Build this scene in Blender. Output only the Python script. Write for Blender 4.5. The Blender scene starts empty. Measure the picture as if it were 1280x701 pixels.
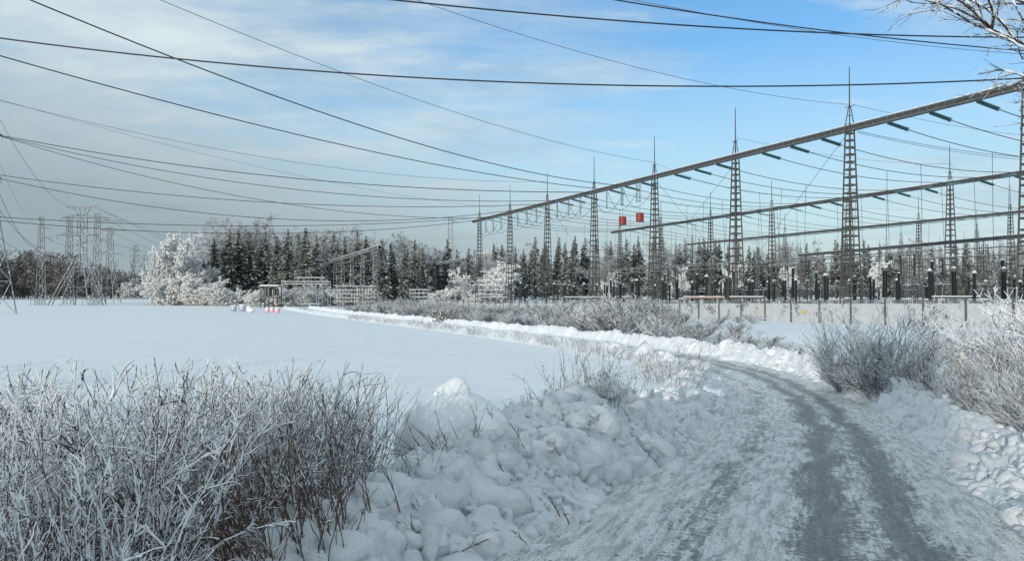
import bpy, math, random
import numpy as np
from mathutils import Vector, Matrix, Quaternion

R = math.radians
rng = random.Random(7)
SC = bpy.context.scene
COL = SC.collection
F, CX, CY, EYE = 995.0, 640.0, 350.5, 2.0
PITCH = math.atan(17.5 / F)

# ------------------------------------------------------------------ helpers
def at(px, py, Y):
    """world point at distance Y (along +Y) on the sight line of a photo pixel"""
    dx, dy = (px - CX) / F, (CY - py) / F
    fy, fz = math.cos(PITCH) - dy * math.sin(PITCH), math.sin(PITCH) + dy * math.cos(PITCH)
    k = Y / fy
    return Vector((dx * k, Y, EYE + fz * k))

def smooth(a, b, x):
    t = np.clip((np.asarray(x, float) - a) / (b - a), 0, 1)
    return t * t * (3 - 2 * t)

class MB:
    def __init__(s):
        s.v, s.f, s.m = [], [], []
    def quad(s, a, b, c, d, m=0):
        n = len(s.v); s.v += [tuple(a), tuple(b), tuple(c), tuple(d)]; s.f.append((n, n+1, n+2, n+3)); s.m.append(m)
    def tri(s, a, b, c, m=0):
        n = len(s.v); s.v += [tuple(a), tuple(b), tuple(c)]; s.f.append((n, n+1, n+2)); s.m.append(m)
    def box(s, c, d, m=0, rz=0.0):
        n = len(s.v); ca, sa = math.cos(rz), math.sin(rz)
        for z in (-.5, .5):
            for x, y in ((-.5, -.5), (.5, -.5), (.5, .5), (-.5, .5)):
                X, Y = x * d[0], y * d[1]
                s.v.append((c[0] + X*ca - Y*sa, c[1] + X*sa + Y*ca, c[2] + z * d[2]))
        for q in ((3,2,1,0),(4,5,6,7),(0,1,5,4),(1,2,6,5),(2,3,7,6),(3,0,4,7)):
            s.f.append(tuple(n+i for i in q)); s.m.append(m)
    def tube(s, pts, rad, sides=5, m=0, cap=True):
        P = [Vector(p) for p in pts]; k = len(P)
        if not hasattr(rad, '__len__'): rad = [rad] * k
        n0 = len(s.v); up = Vector((0.13, 0.31, 0.94))
        for i in range(k):
            t = (P[min(i+1, k-1)] - P[max(i-1, 0)])
            if t.length < 1e-9: t = Vector((0, 0, 1))
            t.normalize()
            a = t.cross(up)
            if a.length < .05: a = t.cross(Vector((1, 0, 0)))
            a.normalize(); b = t.cross(a)
            for j in range(sides):
                w = 2 * math.pi * j / sides
                q = P[i] + (a * math.cos(w) + b * math.sin(w)) * rad[i]
                s.v.append((q.x, q.y, q.z))
        for i in range(k-1):
            for j in range(sides):
                j2 = (j+1) % sides
                s.f.append((n0+i*sides+j, n0+i*sides+j2, n0+(i+1)*sides+j2, n0+(i+1)*sides+j)); s.m.append(m)
        if cap:
            s.f.append(tuple(n0+j for j in reversed(range(sides)))); s.m.append(m)
            s.f.append(tuple(n0+(k-1)*sides+j for j in range(sides))); s.m.append(m)
    def bar(s, a, b, w, m=0):
        s.tube([a, b], w * .7071, 4, m)
    def lathe(s, prof, c=(0, 0, 0), sides=10, m=0):
        n0 = len(s.v)
        for r, z in prof:
            for j in range(sides):
                w = 2*math.pi*j/sides
                s.v.append((c[0]+r*math.cos(w), c[1]+r*math.sin(w), c[2]+z))
        for i in range(len(prof)-1):
            for j in range(sides):
                j2 = (j+1) % sides
                s.f.append((n0+i*sides+j, n0+i*sides+j2, n0+(i+1)*sides+j2, n0+(i+1)*sides+j)); s.m.append(m)
        s.f.append(tuple(n0+j for j in reversed(range(sides)))); s.m.append(m)
        s.f.append(tuple(n0+(len(prof)-1)*sides+j for j in range(sides))); s.m.append(m)
    def blob(s, c, rx, ry, rz, seed, amp=.25, sub=2, m=0):
        V, Fc = ICO[sub]
        r = np.random.RandomState(seed % 100000)
        ph = r.rand(6, 3) * 6.28; fr = r.randn(6, 3) * 2.2
        d = np.ones(len(V))
        for i in range(6):
            d += amp * .42 * np.sin(V @ fr[i] + ph[i, 0])
        if amp > .3:
            for i in range(5):                                   # broken faces
                nrm = r.randn(3); nrm /= np.linalg.norm(nrm); dd = V @ nrm; cut = r.uniform(.5, .85)
                d = np.where(dd*d > cut, cut/np.maximum(dd, .05), d)
            for i in range(6):
                d += amp * .13 * np.sin(V @ (fr[i]*4.5) + ph[i, 1])
        Q = V * d[:, None] * np.array([rx, ry, rz])
        a = r.rand() * 6.28; ca, sa = math.cos(a), math.sin(a)
        n0 = len(s.v)
        for q in Q:
            s.v.append((c[0]+q[0]*ca-q[1]*sa, c[1]+q[0]*sa+q[1]*ca, c[2]+q[2]))
        for f in Fc:
            s.f.append((n0+f[0], n0+f[1], n0+f[2])); s.m.append(m)
    def mesh(s, name, mats, origin=(0, 0, 0), smooth_=False):
        me = bpy.data.meshes.new(name)
        ox, oy, oz = origin
        me.from_pydata([(x-ox, y-oy, z-oz) for x, y, z in s.v], [], s.f)
        for mt in (mats if isinstance(mats, (list, tuple)) else [mats]): me.materials.append(mt)
        if any(s.m): me.polygons.foreach_set('material_index', s.m)
        if smooth_: me.polygons.foreach_set('use_smooth', [True]*len(s.f))
        me.update()
        return me
    def build(s, name, mats, parent=None, origin=(0, 0, 0), smooth_=False):
        me = s.mesh(name, mats, origin, smooth_)
        return link(name, me, parent, None if parent else origin)

def ico(sub):
    import bmesh
    bm = bmesh.new(); bmesh.ops.create_icosphere(bm, subdivisions=sub, radius=1)
    V = np.array([v.co[:] for v in bm.verts]); Fc = [tuple(v.index for v in f.verts) for f in bm.faces]
    bm.free(); return V, Fc
ICO = {1: ico(1), 2: ico(2), 3: ico(3)}

def link(name, me, parent=None, loc=None):
    o = bpy.data.objects.new(name, me); COL.objects.link(o)
    if parent: o.parent = parent
    if loc is not None: o.location = loc
    return o

def tag(o, label=None, cat=None, group=None, kind=None):
    if label: o['label'] = label
    if cat: o['category'] = cat
    if group: o['group'] = group
    if kind: o['kind'] = kind
    return o

def empty(name, loc, label=None, cat=None, group=None, rz=0.0):
    o = bpy.data.objects.new(name, None); COL.objects.link(o); o.location = loc
    o.rotation_euler = (0, 0, rz); o.empty_display_size = .3
    return tag(o, label, cat, group)

def copy_tree(o, parent=None):
    c = o.copy(); COL.objects.link(c)
    if parent: c.parent = parent
    for ch in list(o.children): copy_tree(ch, c)
    return c

def place(proto, loc, rz, sc, label, group=None, tilt=0.0, cat=None):
    """the first placing uses the thing itself, later ones copy it"""
    o = proto if not proto.get('_used') else copy_tree(proto)
    proto['_used'] = 1
    if o is not proto and '_used' in o: del o['_used']
    o.location = loc; o.rotation_euler = (tilt*math.cos(rz*3), tilt*math.sin(rz*3), rz)
    o.scale = sc if hasattr(sc, '__len__') else (sc, sc, sc)
    o['label'] = label
    if group: o['group'] = group
    if cat: o['category'] = cat
    return o

# ------------------------------------------------------------------ numpy noise
def hash2(ix, iy, k=0):
    h = (ix.astype(np.int64)*374761393 + iy.astype(np.int64)*668265263 + k*974711) & 0x7fffffff
    h = ((h ^ (h >> 13)) * 1274126177) & 0x7fffffff
    return ((h ^ (h >> 16)) & 0xffff) / 65535.0
def vnoise(x, y, k=0):
    ix, iy = np.floor(x), np.floor(y); fx, fy = x-ix, y-iy
    fx = fx*fx*(3-2*fx); fy = fy*fy*(3-2*fy)
    a, b = hash2(ix, iy, k), hash2(ix+1, iy, k); c, d = hash2(ix, iy+1, k), hash2(ix+1, iy+1, k)
    return (a*(1-fx)+b*fx)*(1-fy) + (c*(1-fx)+d*fx)*fy
def worley(x, y, k=0):
    ix, iy = np.floor(x), np.floor(y); best = np.full(np.shape(x), 9.0)
    for dx in (-1, 0, 1):
        for dy in (-1, 0, 1):
            cx, cy = ix+dx, iy+dy
            d = (cx+hash2(cx, cy, k)-x)**2 + (cy+hash2(cx, cy, k+5)-y)**2
            best = np.minimum(best, d)
    return np.sqrt(best)

# ------------------------------------------------------------------ terrain functions
ROAD_Y = [-60, -10, 0, 6, 10, 14, 19, 24, 29, 34, 40, 48, 58, 75, 110, 180, 320]
ROAD_X = [-8, -2.2, 0.2, 2.15, 3.75, 5.25, 6.95, 8.35, 9.25, 9.55, 9.0, 7.3, 4.0, -2.6, -17, -46, -104]
_yy = np.linspace(-60, 320, 1521)
_xx = np.interp(_yy, ROAD_Y, ROAD_X)
_k = np.ones(21)/21
_xx = np.convolve(np.pad(_xx, 10, mode='edge'), _k, 'valid')
def xc(y): return np.interp(y, _yy, _xx)
def slope(y): return (xc(np.asarray(y)+.5) - xc(np.asarray(y)-.5))
def z0(y):
    return np.interp(y, [-300, 5, 8, 12, 18, 26, 45, 77, 110, 160, 240, 285, 330, 420, 3000],
                        [0, 0, -.12, -.42, -.80, -1.08, -1.3, -1.45, -1.6, -1.7, -1.15, -.5, .25, .5, 2])
def rel(x, y):
    """signed distance right of the road centre line"""
    s = slope(y); return (x - xc(y)) / np.sqrt(1 + s*s)
def ground(x, y):
    x = np.asarray(x, float); y = np.asarray(y, float)
    u = rel(x, y); z = z0(y)
    rise = np.interp(y, [-50, 5, 12, 30, 70, 110, 155], [.2, .3, .55, .65, .75, .35, 0])
    z = z + smooth(3.2, 16, u) * rise
    z = z - smooth(3.0, 7.0, -u) * np.interp(y, [0, 8, 20, 60, 160], [.05, .18, .25, .12, 0])
    z = z + .16*(vnoise(x/9, y/9, 1)-.5)*smooth(4, 9, np.abs(u)) + .05*(vnoise(x/1.7, y/1.7, 2)-.5)*smooth(2.5, 5, np.abs(u))
    return z
def gz(x, y): return float(ground(np.array([x]), np.array([y]))[0])

# ------------------------------------------------------------------ materials
def mat(name):
    m = bpy.data.materials.new(name); m.use_nodes = True
    nt = m.node_tree; b = nt.nodes['Principled BSDF']; b.inputs['Roughness'].default_value = .7
    return m, nt, b
def N(nt, t, **kw):
    n = nt.nodes.new(t)
    for k, v in kw.items():
        if k in n.inputs: n.inputs[k].default_value = v
        else: setattr(n, k, v)
    return n
def noise(nt, scale, detail=3, rough=.55, vec=None):
    n = N(nt, 'ShaderNodeTexNoise'); n.inputs['Scale'].default_value = scale
    n.inputs['Detail'].default_value = detail; n.inputs['Roughness'].default_value = rough
    if vec is not None: nt.links.new(vec, n.inputs['Vector'])
    return n.outputs['Fac']
def ramp(nt, fac, stops):
    n = N(nt, 'ShaderNodeValToRGB'); e = n.color_ramp.elements
    while len(e) < len(stops): e.new(.5)
    for i, (p, c) in enumerate(stops):
        e[i].position = p; e[i].color = (c, c, c, 1) if not hasattr(c, '__len__') else (*c, 1)
    nt.links.new(fac, n.inputs['Fac']); return n.outputs['Color']
def math_(nt, op, a, b=None, c=None):
    n = N(nt, 'ShaderNodeMath'); n.operation = op
    for i, v in enumerate((a, b, c)):
        if v is None: continue
        if isinstance(v, (int, float)): n.inputs[i].default_value = v
        else: nt.links.new(v, n.inputs[i])
    return n.outputs[0]
def mix(nt, fac, a, b):
    n = N(nt, 'ShaderNodeMix'); n.data_type = 'RGBA'
    for i, v in ((0, fac), (6, a), (7, b)):
        if isinstance(v, (int, float)): n.inputs[i].default_value = v
        elif hasattr(v, '__len__'): n.inputs[i].default_value = (*v, 1)
        else: nt.links.new(v, n.inputs[i])
    return n.outputs[2]
def bump(nt, b, h, strength, dist):
    n = N(nt, 'ShaderNodeBump'); n.inputs['Strength'].default_value = strength; n.inputs['Distance'].default_value = dist
    nt.links.new(h, n.inputs['Height']); nt.links.new(n.outputs[0], b.inputs['Normal'])

SNOWC = (.84, .87, .90)
def snow_mat(name, dirt=0.0, fine=1.0):
    m, nt, b = mat(name)
    pos = N(nt, 'ShaderNodeNewGeometry').outputs['Position']
    big = noise(nt, .35, 4, .6, pos)
    c = mix(nt, big, (.80, .83, .865), (.87, .89, .915))
    if dirt:
        d = noise(nt, 5.0, 6, .7, pos)
        c = mix(nt, ramp(nt, d, [(.60, 0.0), (.78, dirt)]), c, (.42, .39, .35))
    nt.links.new(c, b.inputs['Base Color'])
    b.inputs['Roughness'].default_value = .62; b.inputs['Specular IOR Level'].default_value = .3
    h = math_(nt, 'ADD', noise(nt, 14, 6, .65, pos), math_(nt, 'MULTIPLY', noise(nt, 60, 5, .75, pos), .5))
    bump(nt, b, h, min(1, .6*fine), .05)
    return m
M = {}
M['field'] = snow_mat('field_snow', 0, .8)
M['bank'] = snow_mat('ploughed_snow', .55, 1.3)
M['snow'] = snow_mat('fresh_snow', 0, .7)

# field: wind ripples stretched sideways
nt = M['field'].node_tree; b = nt.nodes['Principled BSDF']
pos = N(nt, 'ShaderNodeNewGeometry').outputs['Position']
mp = N(nt, 'ShaderNodeMapping'); mp.inputs['Scale'].default_value = (.25, 1.1, 1); nt.links.new(pos, mp.inputs['Vector'])
rip = noise(nt, 1.6, 5, .6, mp.outputs[0])
hh = math_(nt, 'ADD', math_(nt, 'MULTIPLY', rip, 1.0), math_(nt, 'MULTIPLY', noise(nt, 22, 4, .6, pos), .12))
bump(nt, b, hh, .55, .10)

def frost_mat(name, bark, thr, frost=(.82, .84, .86), sc=26.0, soft=.10):
    """bark with rime on its windward and upper sides"""
    m, nt, b = mat(name)
    g = N(nt, 'ShaderNodeNewGeometry'); pos = g.outputs['Position']
    d = N(nt, 'ShaderNodeVectorMath'); d.operation = 'DOT_PRODUCT'; nt.links.new(g.outputs['True Normal'], d.inputs[0])
    d.inputs[1].default_value = (-.38, -.12, .80)
    n = noise(nt, sc, 3, .6, pos); n2 = noise(nt, sc*.12, 2, .5, pos)
    v = math_(nt, 'ADD', math_(nt, 'MULTIPLY', d.outputs['Value'], .28), math_(nt, 'ADD', math_(nt, 'MULTIPLY', n, .8), math_(nt, 'MULTIPLY', n2, .5)))
    f = ramp(nt, v, [(max(0, thr-soft), 0.0), (min(1, thr+soft), 1.0)])
    bk = mix(nt, noise(nt, sc*.5, 2, .5, pos), tuple(c*.7 for c in bark), tuple(min(1, c*1.35) for c in bark))
    nt.links.new(mix(nt, f, bk, frost), b.inputs['Base Color'])
    b.inputs['Roughness'].default_value = .8; b.inputs['Specular IOR Level'].default_value = .2
    return m
M['rime_thick'] = frost_mat('thick_rime_bark', (.040, .033, .030), .55, frost=(.77, .785, .80), soft=.06)
M['rime_half'] = frost_mat('half_rimed_bark', (.050, .036, .030), .70, frost=(.72, .75, .77), soft=.07)
M['bare_twig'] = frost_mat('brown_twig_bark', (.115, .066, .050), .88, soft=.06)
M['rime_near'] = frost_mat('fine_rime_bark', (.06, .05, .046), .64, frost=(.68, .70, .715), sc=18, soft=.08)
M['rime_dim'] = frost_mat('dim_rime_bark', (.055, .046, .042), .74, frost=(.60, .62, .635), sc=14, soft=.09)
M['wood_grey'] = frost_mat('grey_wood_bark', (.085, .08, .075), .60, frost=(.58, .60, .61), sc=1.5, soft=.2)
M['rime_grey'] = frost_mat('grey_rime_bark', (.070, .064, .060), .66, frost=(.66, .69, .71), sc=9, soft=.12)
M['rime_white'] = frost_mat('white_rime_bark', (.16, .155, .15), .38, frost=(.86, .86, .85), sc=3, soft=.15)
M['wood_brown'] = frost_mat('brown_wood_bark', (.075, .060, .052), .80, frost=(.55, .55, .55), sc=1.2, soft=.2)
M['trunk'] = frost_mat('spruce_bark', (.06, .05, .045), .85, sc=2)

def needle_mat(name, c1, c2):
    m, nt, b = mat(name)
    oi = N(nt, 'ShaderNodeObjectInfo').outputs['Random']
    pos = N(nt, 'ShaderNodeNewGeometry').outputs['Position']
    f = math_(nt, 'ADD', math_(nt, 'MULTIPLY', oi, .6), math_(nt, 'MULTIPLY', noise(nt, .9, 3, .6, pos), .5))
    nt.links.new(mix(nt, f, c1, c2), b.inputs['Base Color'])
    b.inputs['Roughness'].default_value = .8; b.inputs['Specular IOR Level'].default_value = .15
    return m
M['needle'] = needle_mat('spruce_needles', (.055, .064, .050), (.13, .137, .108))
M['needle_rimed'] = needle_mat('rimed_spruce_needles', (.20, .22, .22), (.36, .38, .38))
M['tree_snow'] = needle_mat('snow_on_branches', (.62, .63, .62), (.84, .84, .82))

def metal(name, c, frost_thr=None, rough=.55, frost=(.7, .72, .74), sc=3.0):
    m, nt, b = mat(name)
    g = N(nt, 'ShaderNodeNewGeometry'); pos = g.outputs['Position']
    n = noise(nt, sc, 5, .65, pos)
    col = mix(nt, n, tuple(x*.65 for x in c), tuple(min(1, x*1.35) for x in c))
    if frost_thr is not None:
        s = N(nt, 'ShaderNodeSeparateXYZ'); nt.links.new(g.outputs['True Normal'], s.inputs[0])
        v = math_(nt, 'ADD', math_(nt, 'MULTIPLY', s.outputs[2], .35), noise(nt, sc*1.7, 4, .6, pos))
        col = mix(nt, ramp(nt, v, [(frost_thr-.08, 0.0), (frost_thr+.08, 1.0)]), col, frost)
    nt.links.new(col, b.inputs['Base Color']); b.inputs['Roughness'].default_value = rough
    b.inputs['Metallic'].default_value = .15
    return m
M['mast'] = metal('weathered_mast_steel', (.085, .080, .072), .74, sc=2.0)
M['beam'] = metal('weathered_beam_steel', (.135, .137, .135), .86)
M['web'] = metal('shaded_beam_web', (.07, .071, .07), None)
M['galv'] = metal('galvanised_steel', (.30, .315, .32), .58)
M['tower'] = metal('rimed_tower_steel', (.12, .127, .13), .60, sc=1.2)
M['post'] = metal('fence_post_steel', (.10, .105, .105), .70, sc=4)
M['wire'] = metal('conductor', (.018, .020, .024), None, .6)
M['thinwire'] = metal('earth_wire', (.055, .062, .07), None, .6)
M['dark'] = metal('dark_porcelain', (.012, .012, .014), None, .4)
M['grey_porcelain'] = metal('grey_porcelain', (.07, .072, .075), .84, .4)
M['duct'] = metal('brown_duct', (.26, .15, .07), .75)
M['red'] = metal('red_paint', (.26, .03, .022), None, .5)
M['glass'] = metal('teal_glass', (.10, .205, .205), .80, .3)
M['yellow'] = metal('yellow_sign', (.75, .48, .04), None)
M['grit'] = metal('grit', (.04, .04, .042), None, .9)
M['pink'] = metal('pink_wrap', (.74, .47, .52), .62, .35, (.84, .85, .87))
M['lilac'] = metal('lilac_wrap', (.42, .40, .52), .62, .35, (.84, .85, .87))

# ------------------------------------------------------------------ grid mesh
def grid_mesh(name, X, Y, Z, m, uv=None):
    r, c = X.shape
    v = np.stack([X, Y, Z], -1).reshape(-1, 3)
    i = np.arange(r*c).reshape(r, c)
    q = np.stack([i[:-1, :-1], i[:-1, 1:], i[1:, 1:], i[1:, :-1]], -1).reshape(-1, 4)
    me = bpy.data.meshes.new(name)
    me.vertices.add(len(v)); me.vertices.foreach_set('co', v.ravel().astype(np.float32))
    me.loops.add(q.size); me.loops.foreach_set('vertex_index', q.ravel().astype(np.int32))
    me.polygons.add(len(q)); me.polygons.foreach_set('loop_start', np.arange(0, q.size, 4, dtype=np.int32))
    me.polygons.foreach_set('use_smooth', np.ones(len(q), bool))
    me.materials.append(m); me.update(calc_edges=True)
    if uv is not None:
        l = me.uv_layers.new(name='road')
        l.data.foreach_set('uv', uv.reshape(-1, 2)[q.ravel()].ravel().astype(np.float32))
    me.validate()
    return me

def ax(lo, a, b, hi, d, g):
    mid = list(np.arange(a, b+1e-6, d)); up = []; x = b; s = d
    while x < hi: s *= g; x += s; up.append(x)
    dn = []; x = a; s = d
    while x > lo: s *= g; x -= s; dn.append(x)
    return np.array(dn[::-1] + mid + up)
gx = ax(-2600, -14, 26, 2600, .25, 1.07); gy = ax(-500, 2, 50, 3500, .25, 1.06)
GX, GY = np.meshgrid(gx, gy)
GZ = ground(GX, GY)
U = rel(GX, GY)
GZ = GZ - .09*(1-smooth(2.4, 3.6, np.abs(U)))            # bed of the road
tag(link('ground', grid_mesh('ground', GX, GY, GZ, M['field'])), kind='structure')

# road ribbon
m, nt, b = mat('icy_gravel_road'); M['road'] = m
uvn = N(nt, 'ShaderNodeUVMap'); uvn.uv_map = 'road'; sep = N(nt, 'ShaderNodeSeparateXYZ'); nt.links.new(uvn.outputs[0], sep.inputs[0])
u, v = sep.outputs[0], sep.outputs[1]
pos = N(nt, 'ShaderNodeNewGeometry').outputs['Position']
def stretch(su, sv):
    c = N(nt, 'ShaderNodeMapping'); c.inputs['Scale'].default_value = (su, sv, 1); nt.links.new(uvn.outputs[0], c.inputs['Vector']); return c.outputs[0]
wob = math_(nt, 'MULTIPLY', math_(nt, 'SUBTRACT', noise(nt, 1.0, 3, .5, stretch(.25, .35)), .5), .9)
uw = math_(nt, 'ADD', u, wob)
def band(c, w):
    return math_(nt, 'SUBTRACT', 1.0, math_(nt, 'MINIMUM', math_(nt, 'DIVIDE', math_(nt, 'ABSOLUTE', math_(nt, 'SUBTRACT', uw, c)), w), 1.0))
tracks = math_(nt, 'ADD', math_(nt, 'MULTIPLY', band(.15, .45), 1.0), math_(nt, 'ADD', math_(nt, 'MULTIPLY', band(.85, .40), .95), math_(nt, 'MULTIPLY', band(-.95, .35), .45)))
patch = noise(nt, 1.0, 6, .72, stretch(2.6, .7))
streak = noise(nt, 1.0, 5, .7, stretch(14, 1.1))
cross = noise(nt, 1.0, 4, .7, stretch(5, 16))
spk = noise(nt, 17, 6, .8, pos)
amt = math_(nt, 'ADD', math_(nt, 'ADD', math_(nt, 'MULTIPLY', tracks, .40), math_(nt, 'MULTIPLY', spk, 1.05)), math_(nt, 'ADD', math_(nt, 'MULTIPLY', patch, .80), math_(nt, 'ADD', math_(nt, 'MULTIPLY', streak, .62), math_(nt, 'MULTIPLY', cross, .44))))
icy = ramp(nt, math_(nt, 'MULTIPLY', amt, .5), [(.80, 0.0), (.86, .5), (.97, 1.0)])
snowc = mix(nt, ramp(nt, noise(nt, 1.0, 6, .75, stretch(11, 1.6)), [(.40, 0.0), (.56, 1.0)]), (.54, .55, .552), (.94, .942, .945))
darkc = mix(nt, noise(nt, 9, 5, .7, pos), (.15, .153, .155), (.46, .47, .475))
c = mix(nt, icy, snowc, darkc)
vor = N(nt, 'ShaderNodeTexVoronoi'); vor.inputs['Scale'].default_value = 17; nt.links.new(pos, vor.inputs['Vector'])
vcs = N(nt, 'ShaderNodeSeparateColor'); nt.links.new(vor.outputs['Color'], vcs.inputs[0])
gm = math_(nt, 'MULTIPLY', math_(nt, 'LESS_THAN', vor.outputs['Distance'], math_(nt, 'MULTIPLY', math_(nt, 'SUBTRACT', vcs.outputs[0], .25), .42)), ramp(nt, noise(nt, 9, 6, .8, pos), [(.43, 0.0), (.62, 1.0)]))
vor2 = N(nt, 'ShaderNodeTexVoronoi'); vor2.inputs['Scale'].default_value = 36; nt.links.new(pos, vor2.inputs['Vector'])
gm2 = math_(nt, 'MULTIPLY', ramp(nt, vor2.outputs['Distance'], [(.22, .8), (.34, 0.0)]), ramp(nt, noise(nt, 2.2, 5, .7, pos), [(.35, 0.0), (.6, 1.0)]))
c = mix(nt, math_(nt, 'MAXIMUM', gm, gm2), c, (.045, .045, .048))
nt.links.new(c, b.inputs['Base Color'])
rr = ramp(nt, icy, [(0.0, .75), (1.0, .50)]); nt.links.new(rr, b.inputs['Roughness']); b.inputs['Specular IOR Level'].default_value = .25
hgt = math_(nt, 'ADD', math_(nt, 'MULTIPLY', icy, -.5), math_(nt, 'ADD', math_(nt, 'MULTIPLY', streak, .5), math_(nt, 'ADD', math_(nt, 'MULTIPLY', cross, .45), math_(nt, 'MULTIPLY', noise(nt, 30, 5, .7, pos), .5))))
bump(nt, b, hgt, 1.0, .07)

ry = [1.0]
while ry[-1] < 200: ry.append(ry[-1] + max(.06, .005*ry[-1]))
ry = np.array(ry); ru = np.linspace(-2.9, 2.5, 92)
RU, RY = np.meshgrid(ru, ry)
sl = slope(RY); ln = np.sqrt(1+sl*sl)
RX = xc(RY) + RU/ln*1.0; RYY = RY - RU*sl/ln
rut = -.022*np.exp(-((RU-.15)/.25)**2) - .022*np.exp(-((RU-.85)/.25)**2) - .02*np.exp(-((RU+.95)/.3)**2)
RZ = z0(RY) + rut + .03*(vnoise(RU*3.1, RY*1.2, 3)-.5) + .016*(vnoise(RU*11, RY*6, 4)-.5) - .012*RU**2*.3 - .02
UV = np.stack([RU, RY], -1)
tag(link('road', grid_mesh('road', RX, RYY, RZ, M['road'], UV)), kind='structure')

# ploughed snow banks
def bank(side, hfun, foot, crest, back):
    shift = (lambda y: np.interp(y, [0, 6, 8, 12], [.55, .48, .25, 0])) if side < 0 else (lambda y: 0*y)
    us = np.concatenate([np.arange(foot-.35, crest+.6, .035), np.arange(crest+.6, back+.5, .09)])
    BU, BY = np.meshgrid(us, by)
    s = slope(BY); ln = np.sqrt(1+s*s)
    uu = (BU+shift(BY))*side
    X = xc(BY) + uu/ln; Y = BY - uu*s/ln
    wob = .35*(vnoise(X*.7, Y*.7, 11)-.5) + .22*(vnoise(X*2.1, Y*2.1, 12)-.5)
    t = BU + wob
    prof = smooth(foot-.05, crest, t) * (1 - smooth(crest+.1, back, t))
    h = hfun(BY) * prof
    wx, wy = X+.22*(vnoise(X*3, Y*3, 91)-.5)+.08*(vnoise(X*9, Y*9, 93)-.5), Y+.22*(vnoise(X*3, Y*3, 92)-.5)+.08*(vnoise(X*9, Y*9, 94)-.5)
    fr = sum(abs(vnoise(wx*f_+7, wy*f_, 70+q_)-.5)*a_ for q_, (f_, a_) in enumerate(((1.7, .30), (3.9, .22), (8.5, .13), (18, .075), (37, .04))))
    lump = .95*fr + (1-worley(wx*1.3, wy*1.3, 20))*.10 + (1-worley(wx*3.1, wy*3.1, 30))*.17*(.4+vnoise(X*1.4, Y*1.4, 61)) + (1-worley(wx*7.3, wy*7.3, 40))*.12*(.3+1.1*vnoise(X*2.3, Y*2.3, 62)) + (1-worley(wx*16, wy*16, 50))*.045*vnoise(X*4, Y*4, 63) + .05*(vnoise(X*11, Y*11, 64)-.5)
    rough = smooth(foot-.3, foot+.25, t) * (1 - smooth(crest+.2, back, t)*.92)
    base = ground(X, Y)
    edge = smooth(foot-.35, foot-.1, BU) * (1-smooth(back+.1, back+.45, BU))
    Z = base + h*(.72+.56*vnoise(Y*.55+side*7, X*.2, 60)) + (lump-.24)*rough*np.clip(hfun(BY), .28, .8)*(1.5 if side < 0 else 1.2) - .10*(1-edge) - .02
    return X, Y, Z, BU
by = [2.2]
while by[-1] < 195: by.append(by[-1] + max(.038, .0042*by[-1]))
by = np.array(by)
def hl(y): return np.interp(y, [0, 4, 6, 8, 9.5, 12, 16, 20, 26, 40, 70, 200], [.18, .30, .44, .60, .92, .80, .52, .42, .42, .46, .50, .5])
def hr(y): return np.interp(y, [0, 7, 12, 20, 26, 40, 70, 200], [.22, .26, .34, .46, .66, .62, .6, .6])
def bank_thing(name, side, hf, foot, crest, back, n, seed):
    X, Y, Z, BU = bank(side, hf, foot, crest, back)
    me = grid_mesh(name, X if side > 0 else X[:, ::-1], Y if side > 0 else Y[:, ::-1], Z if side > 0 else Z[:, ::-1], M['bank'])
    o = link(name, me); tag(o, kind='structure')
    r = random.Random(seed); mb = MB()
    for i in range(n):
        j = int(min(len(by)-1, abs(r.random()**1.3) * len(by)*.62))
        p = r.random()
        k = int(np.clip(r.gauss(.30, .20), .02, .75) * X.shape[1])
        s = .008 + .085*r.random()**5.0 if r.random() < (.93 if side < 0 else .975) else r.uniform(.09, .21)
        if j < 140: s *= 1.0
        s *= 1 + by[j]/24
        mb.blob((X[j, k], Y[j, k], Z[j, k]+s*(.15 if s < .09 else -.35)), s*r.uniform(.7, 1.5), s*r.uniform(.7, 1.4), s*r.uniform(.6, 1.2), r.randint(0, 99999), .38, 2)
    ch = mb.build('snow_clumps', M['bank'], o, smooth_=True); tag(ch, kind='stuff')
    return o
bank_thing('snow_bank', -1, hl, 1.95, 2.95, 4.3, 4200, 5)
bank_thing('snow_bank', 1, hr, 2.12, 2.65, 3.35, 3000, 6)

# the big rounded mound on the bank
p = at(566, 588, 8.9); mo = MB()
for (dx, dy, dz, a, bb, c, sd) in ((0, 0, .30, .56, .52, .66, 3), (-.10, .12, .66, .30, .28, .30, 9), (.36, -.08, .26, .32, .34, .42, 14), (-.38, -.05, .16, .32, .34, .48, 21), (.02, .05, .86, .20, .19, .20, 30), (.1, -.3, .0, .5, .4, .4, 44)):
    mo.blob((p.x+dx, p.y+dy, p.z+dz-.05), a, bb, c, sd, .22, 3)
tag(mo.build('snow_mound', M['snow'], None, (p.x, p.y, p.z), True), 'big smooth rounded snow mound standing above the left roadside bank', 'snow mound')
for (px, py, Y, s, lab) in ((470, 668, 6.0, .30, 'blocky snow lump at the foot of the brown twigs'), (575, 618, 7.6, .24, 'squarish snow block below the big rounded mound'),
                            (700, 560, 9.6, .42, 'broad snow heap at the highest part of the left bank'), (420, 690, 5.5, .24, 'snow lump lowest on the left bank, at the photo edge')):
    q = at(px, py, Y); mo = MB()
    for k in range(4):
        mo.blob((q.x+rng.uniform(-.7, .7)*s, q.y+rng.uniform(-.5, .5)*s, q.z-s*.35+rng.uniform(-.3, .15)*s), s*rng.uniform(.5, .9), s*rng.uniform(.5, .9), s*rng.uniform(.45, .8), 50+k+int(px), .30, 3)
    tag(mo.build('snow_lump', M['bank'], None, (q.x, q.y, q.z), True), lab, 'snow lump')

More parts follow.
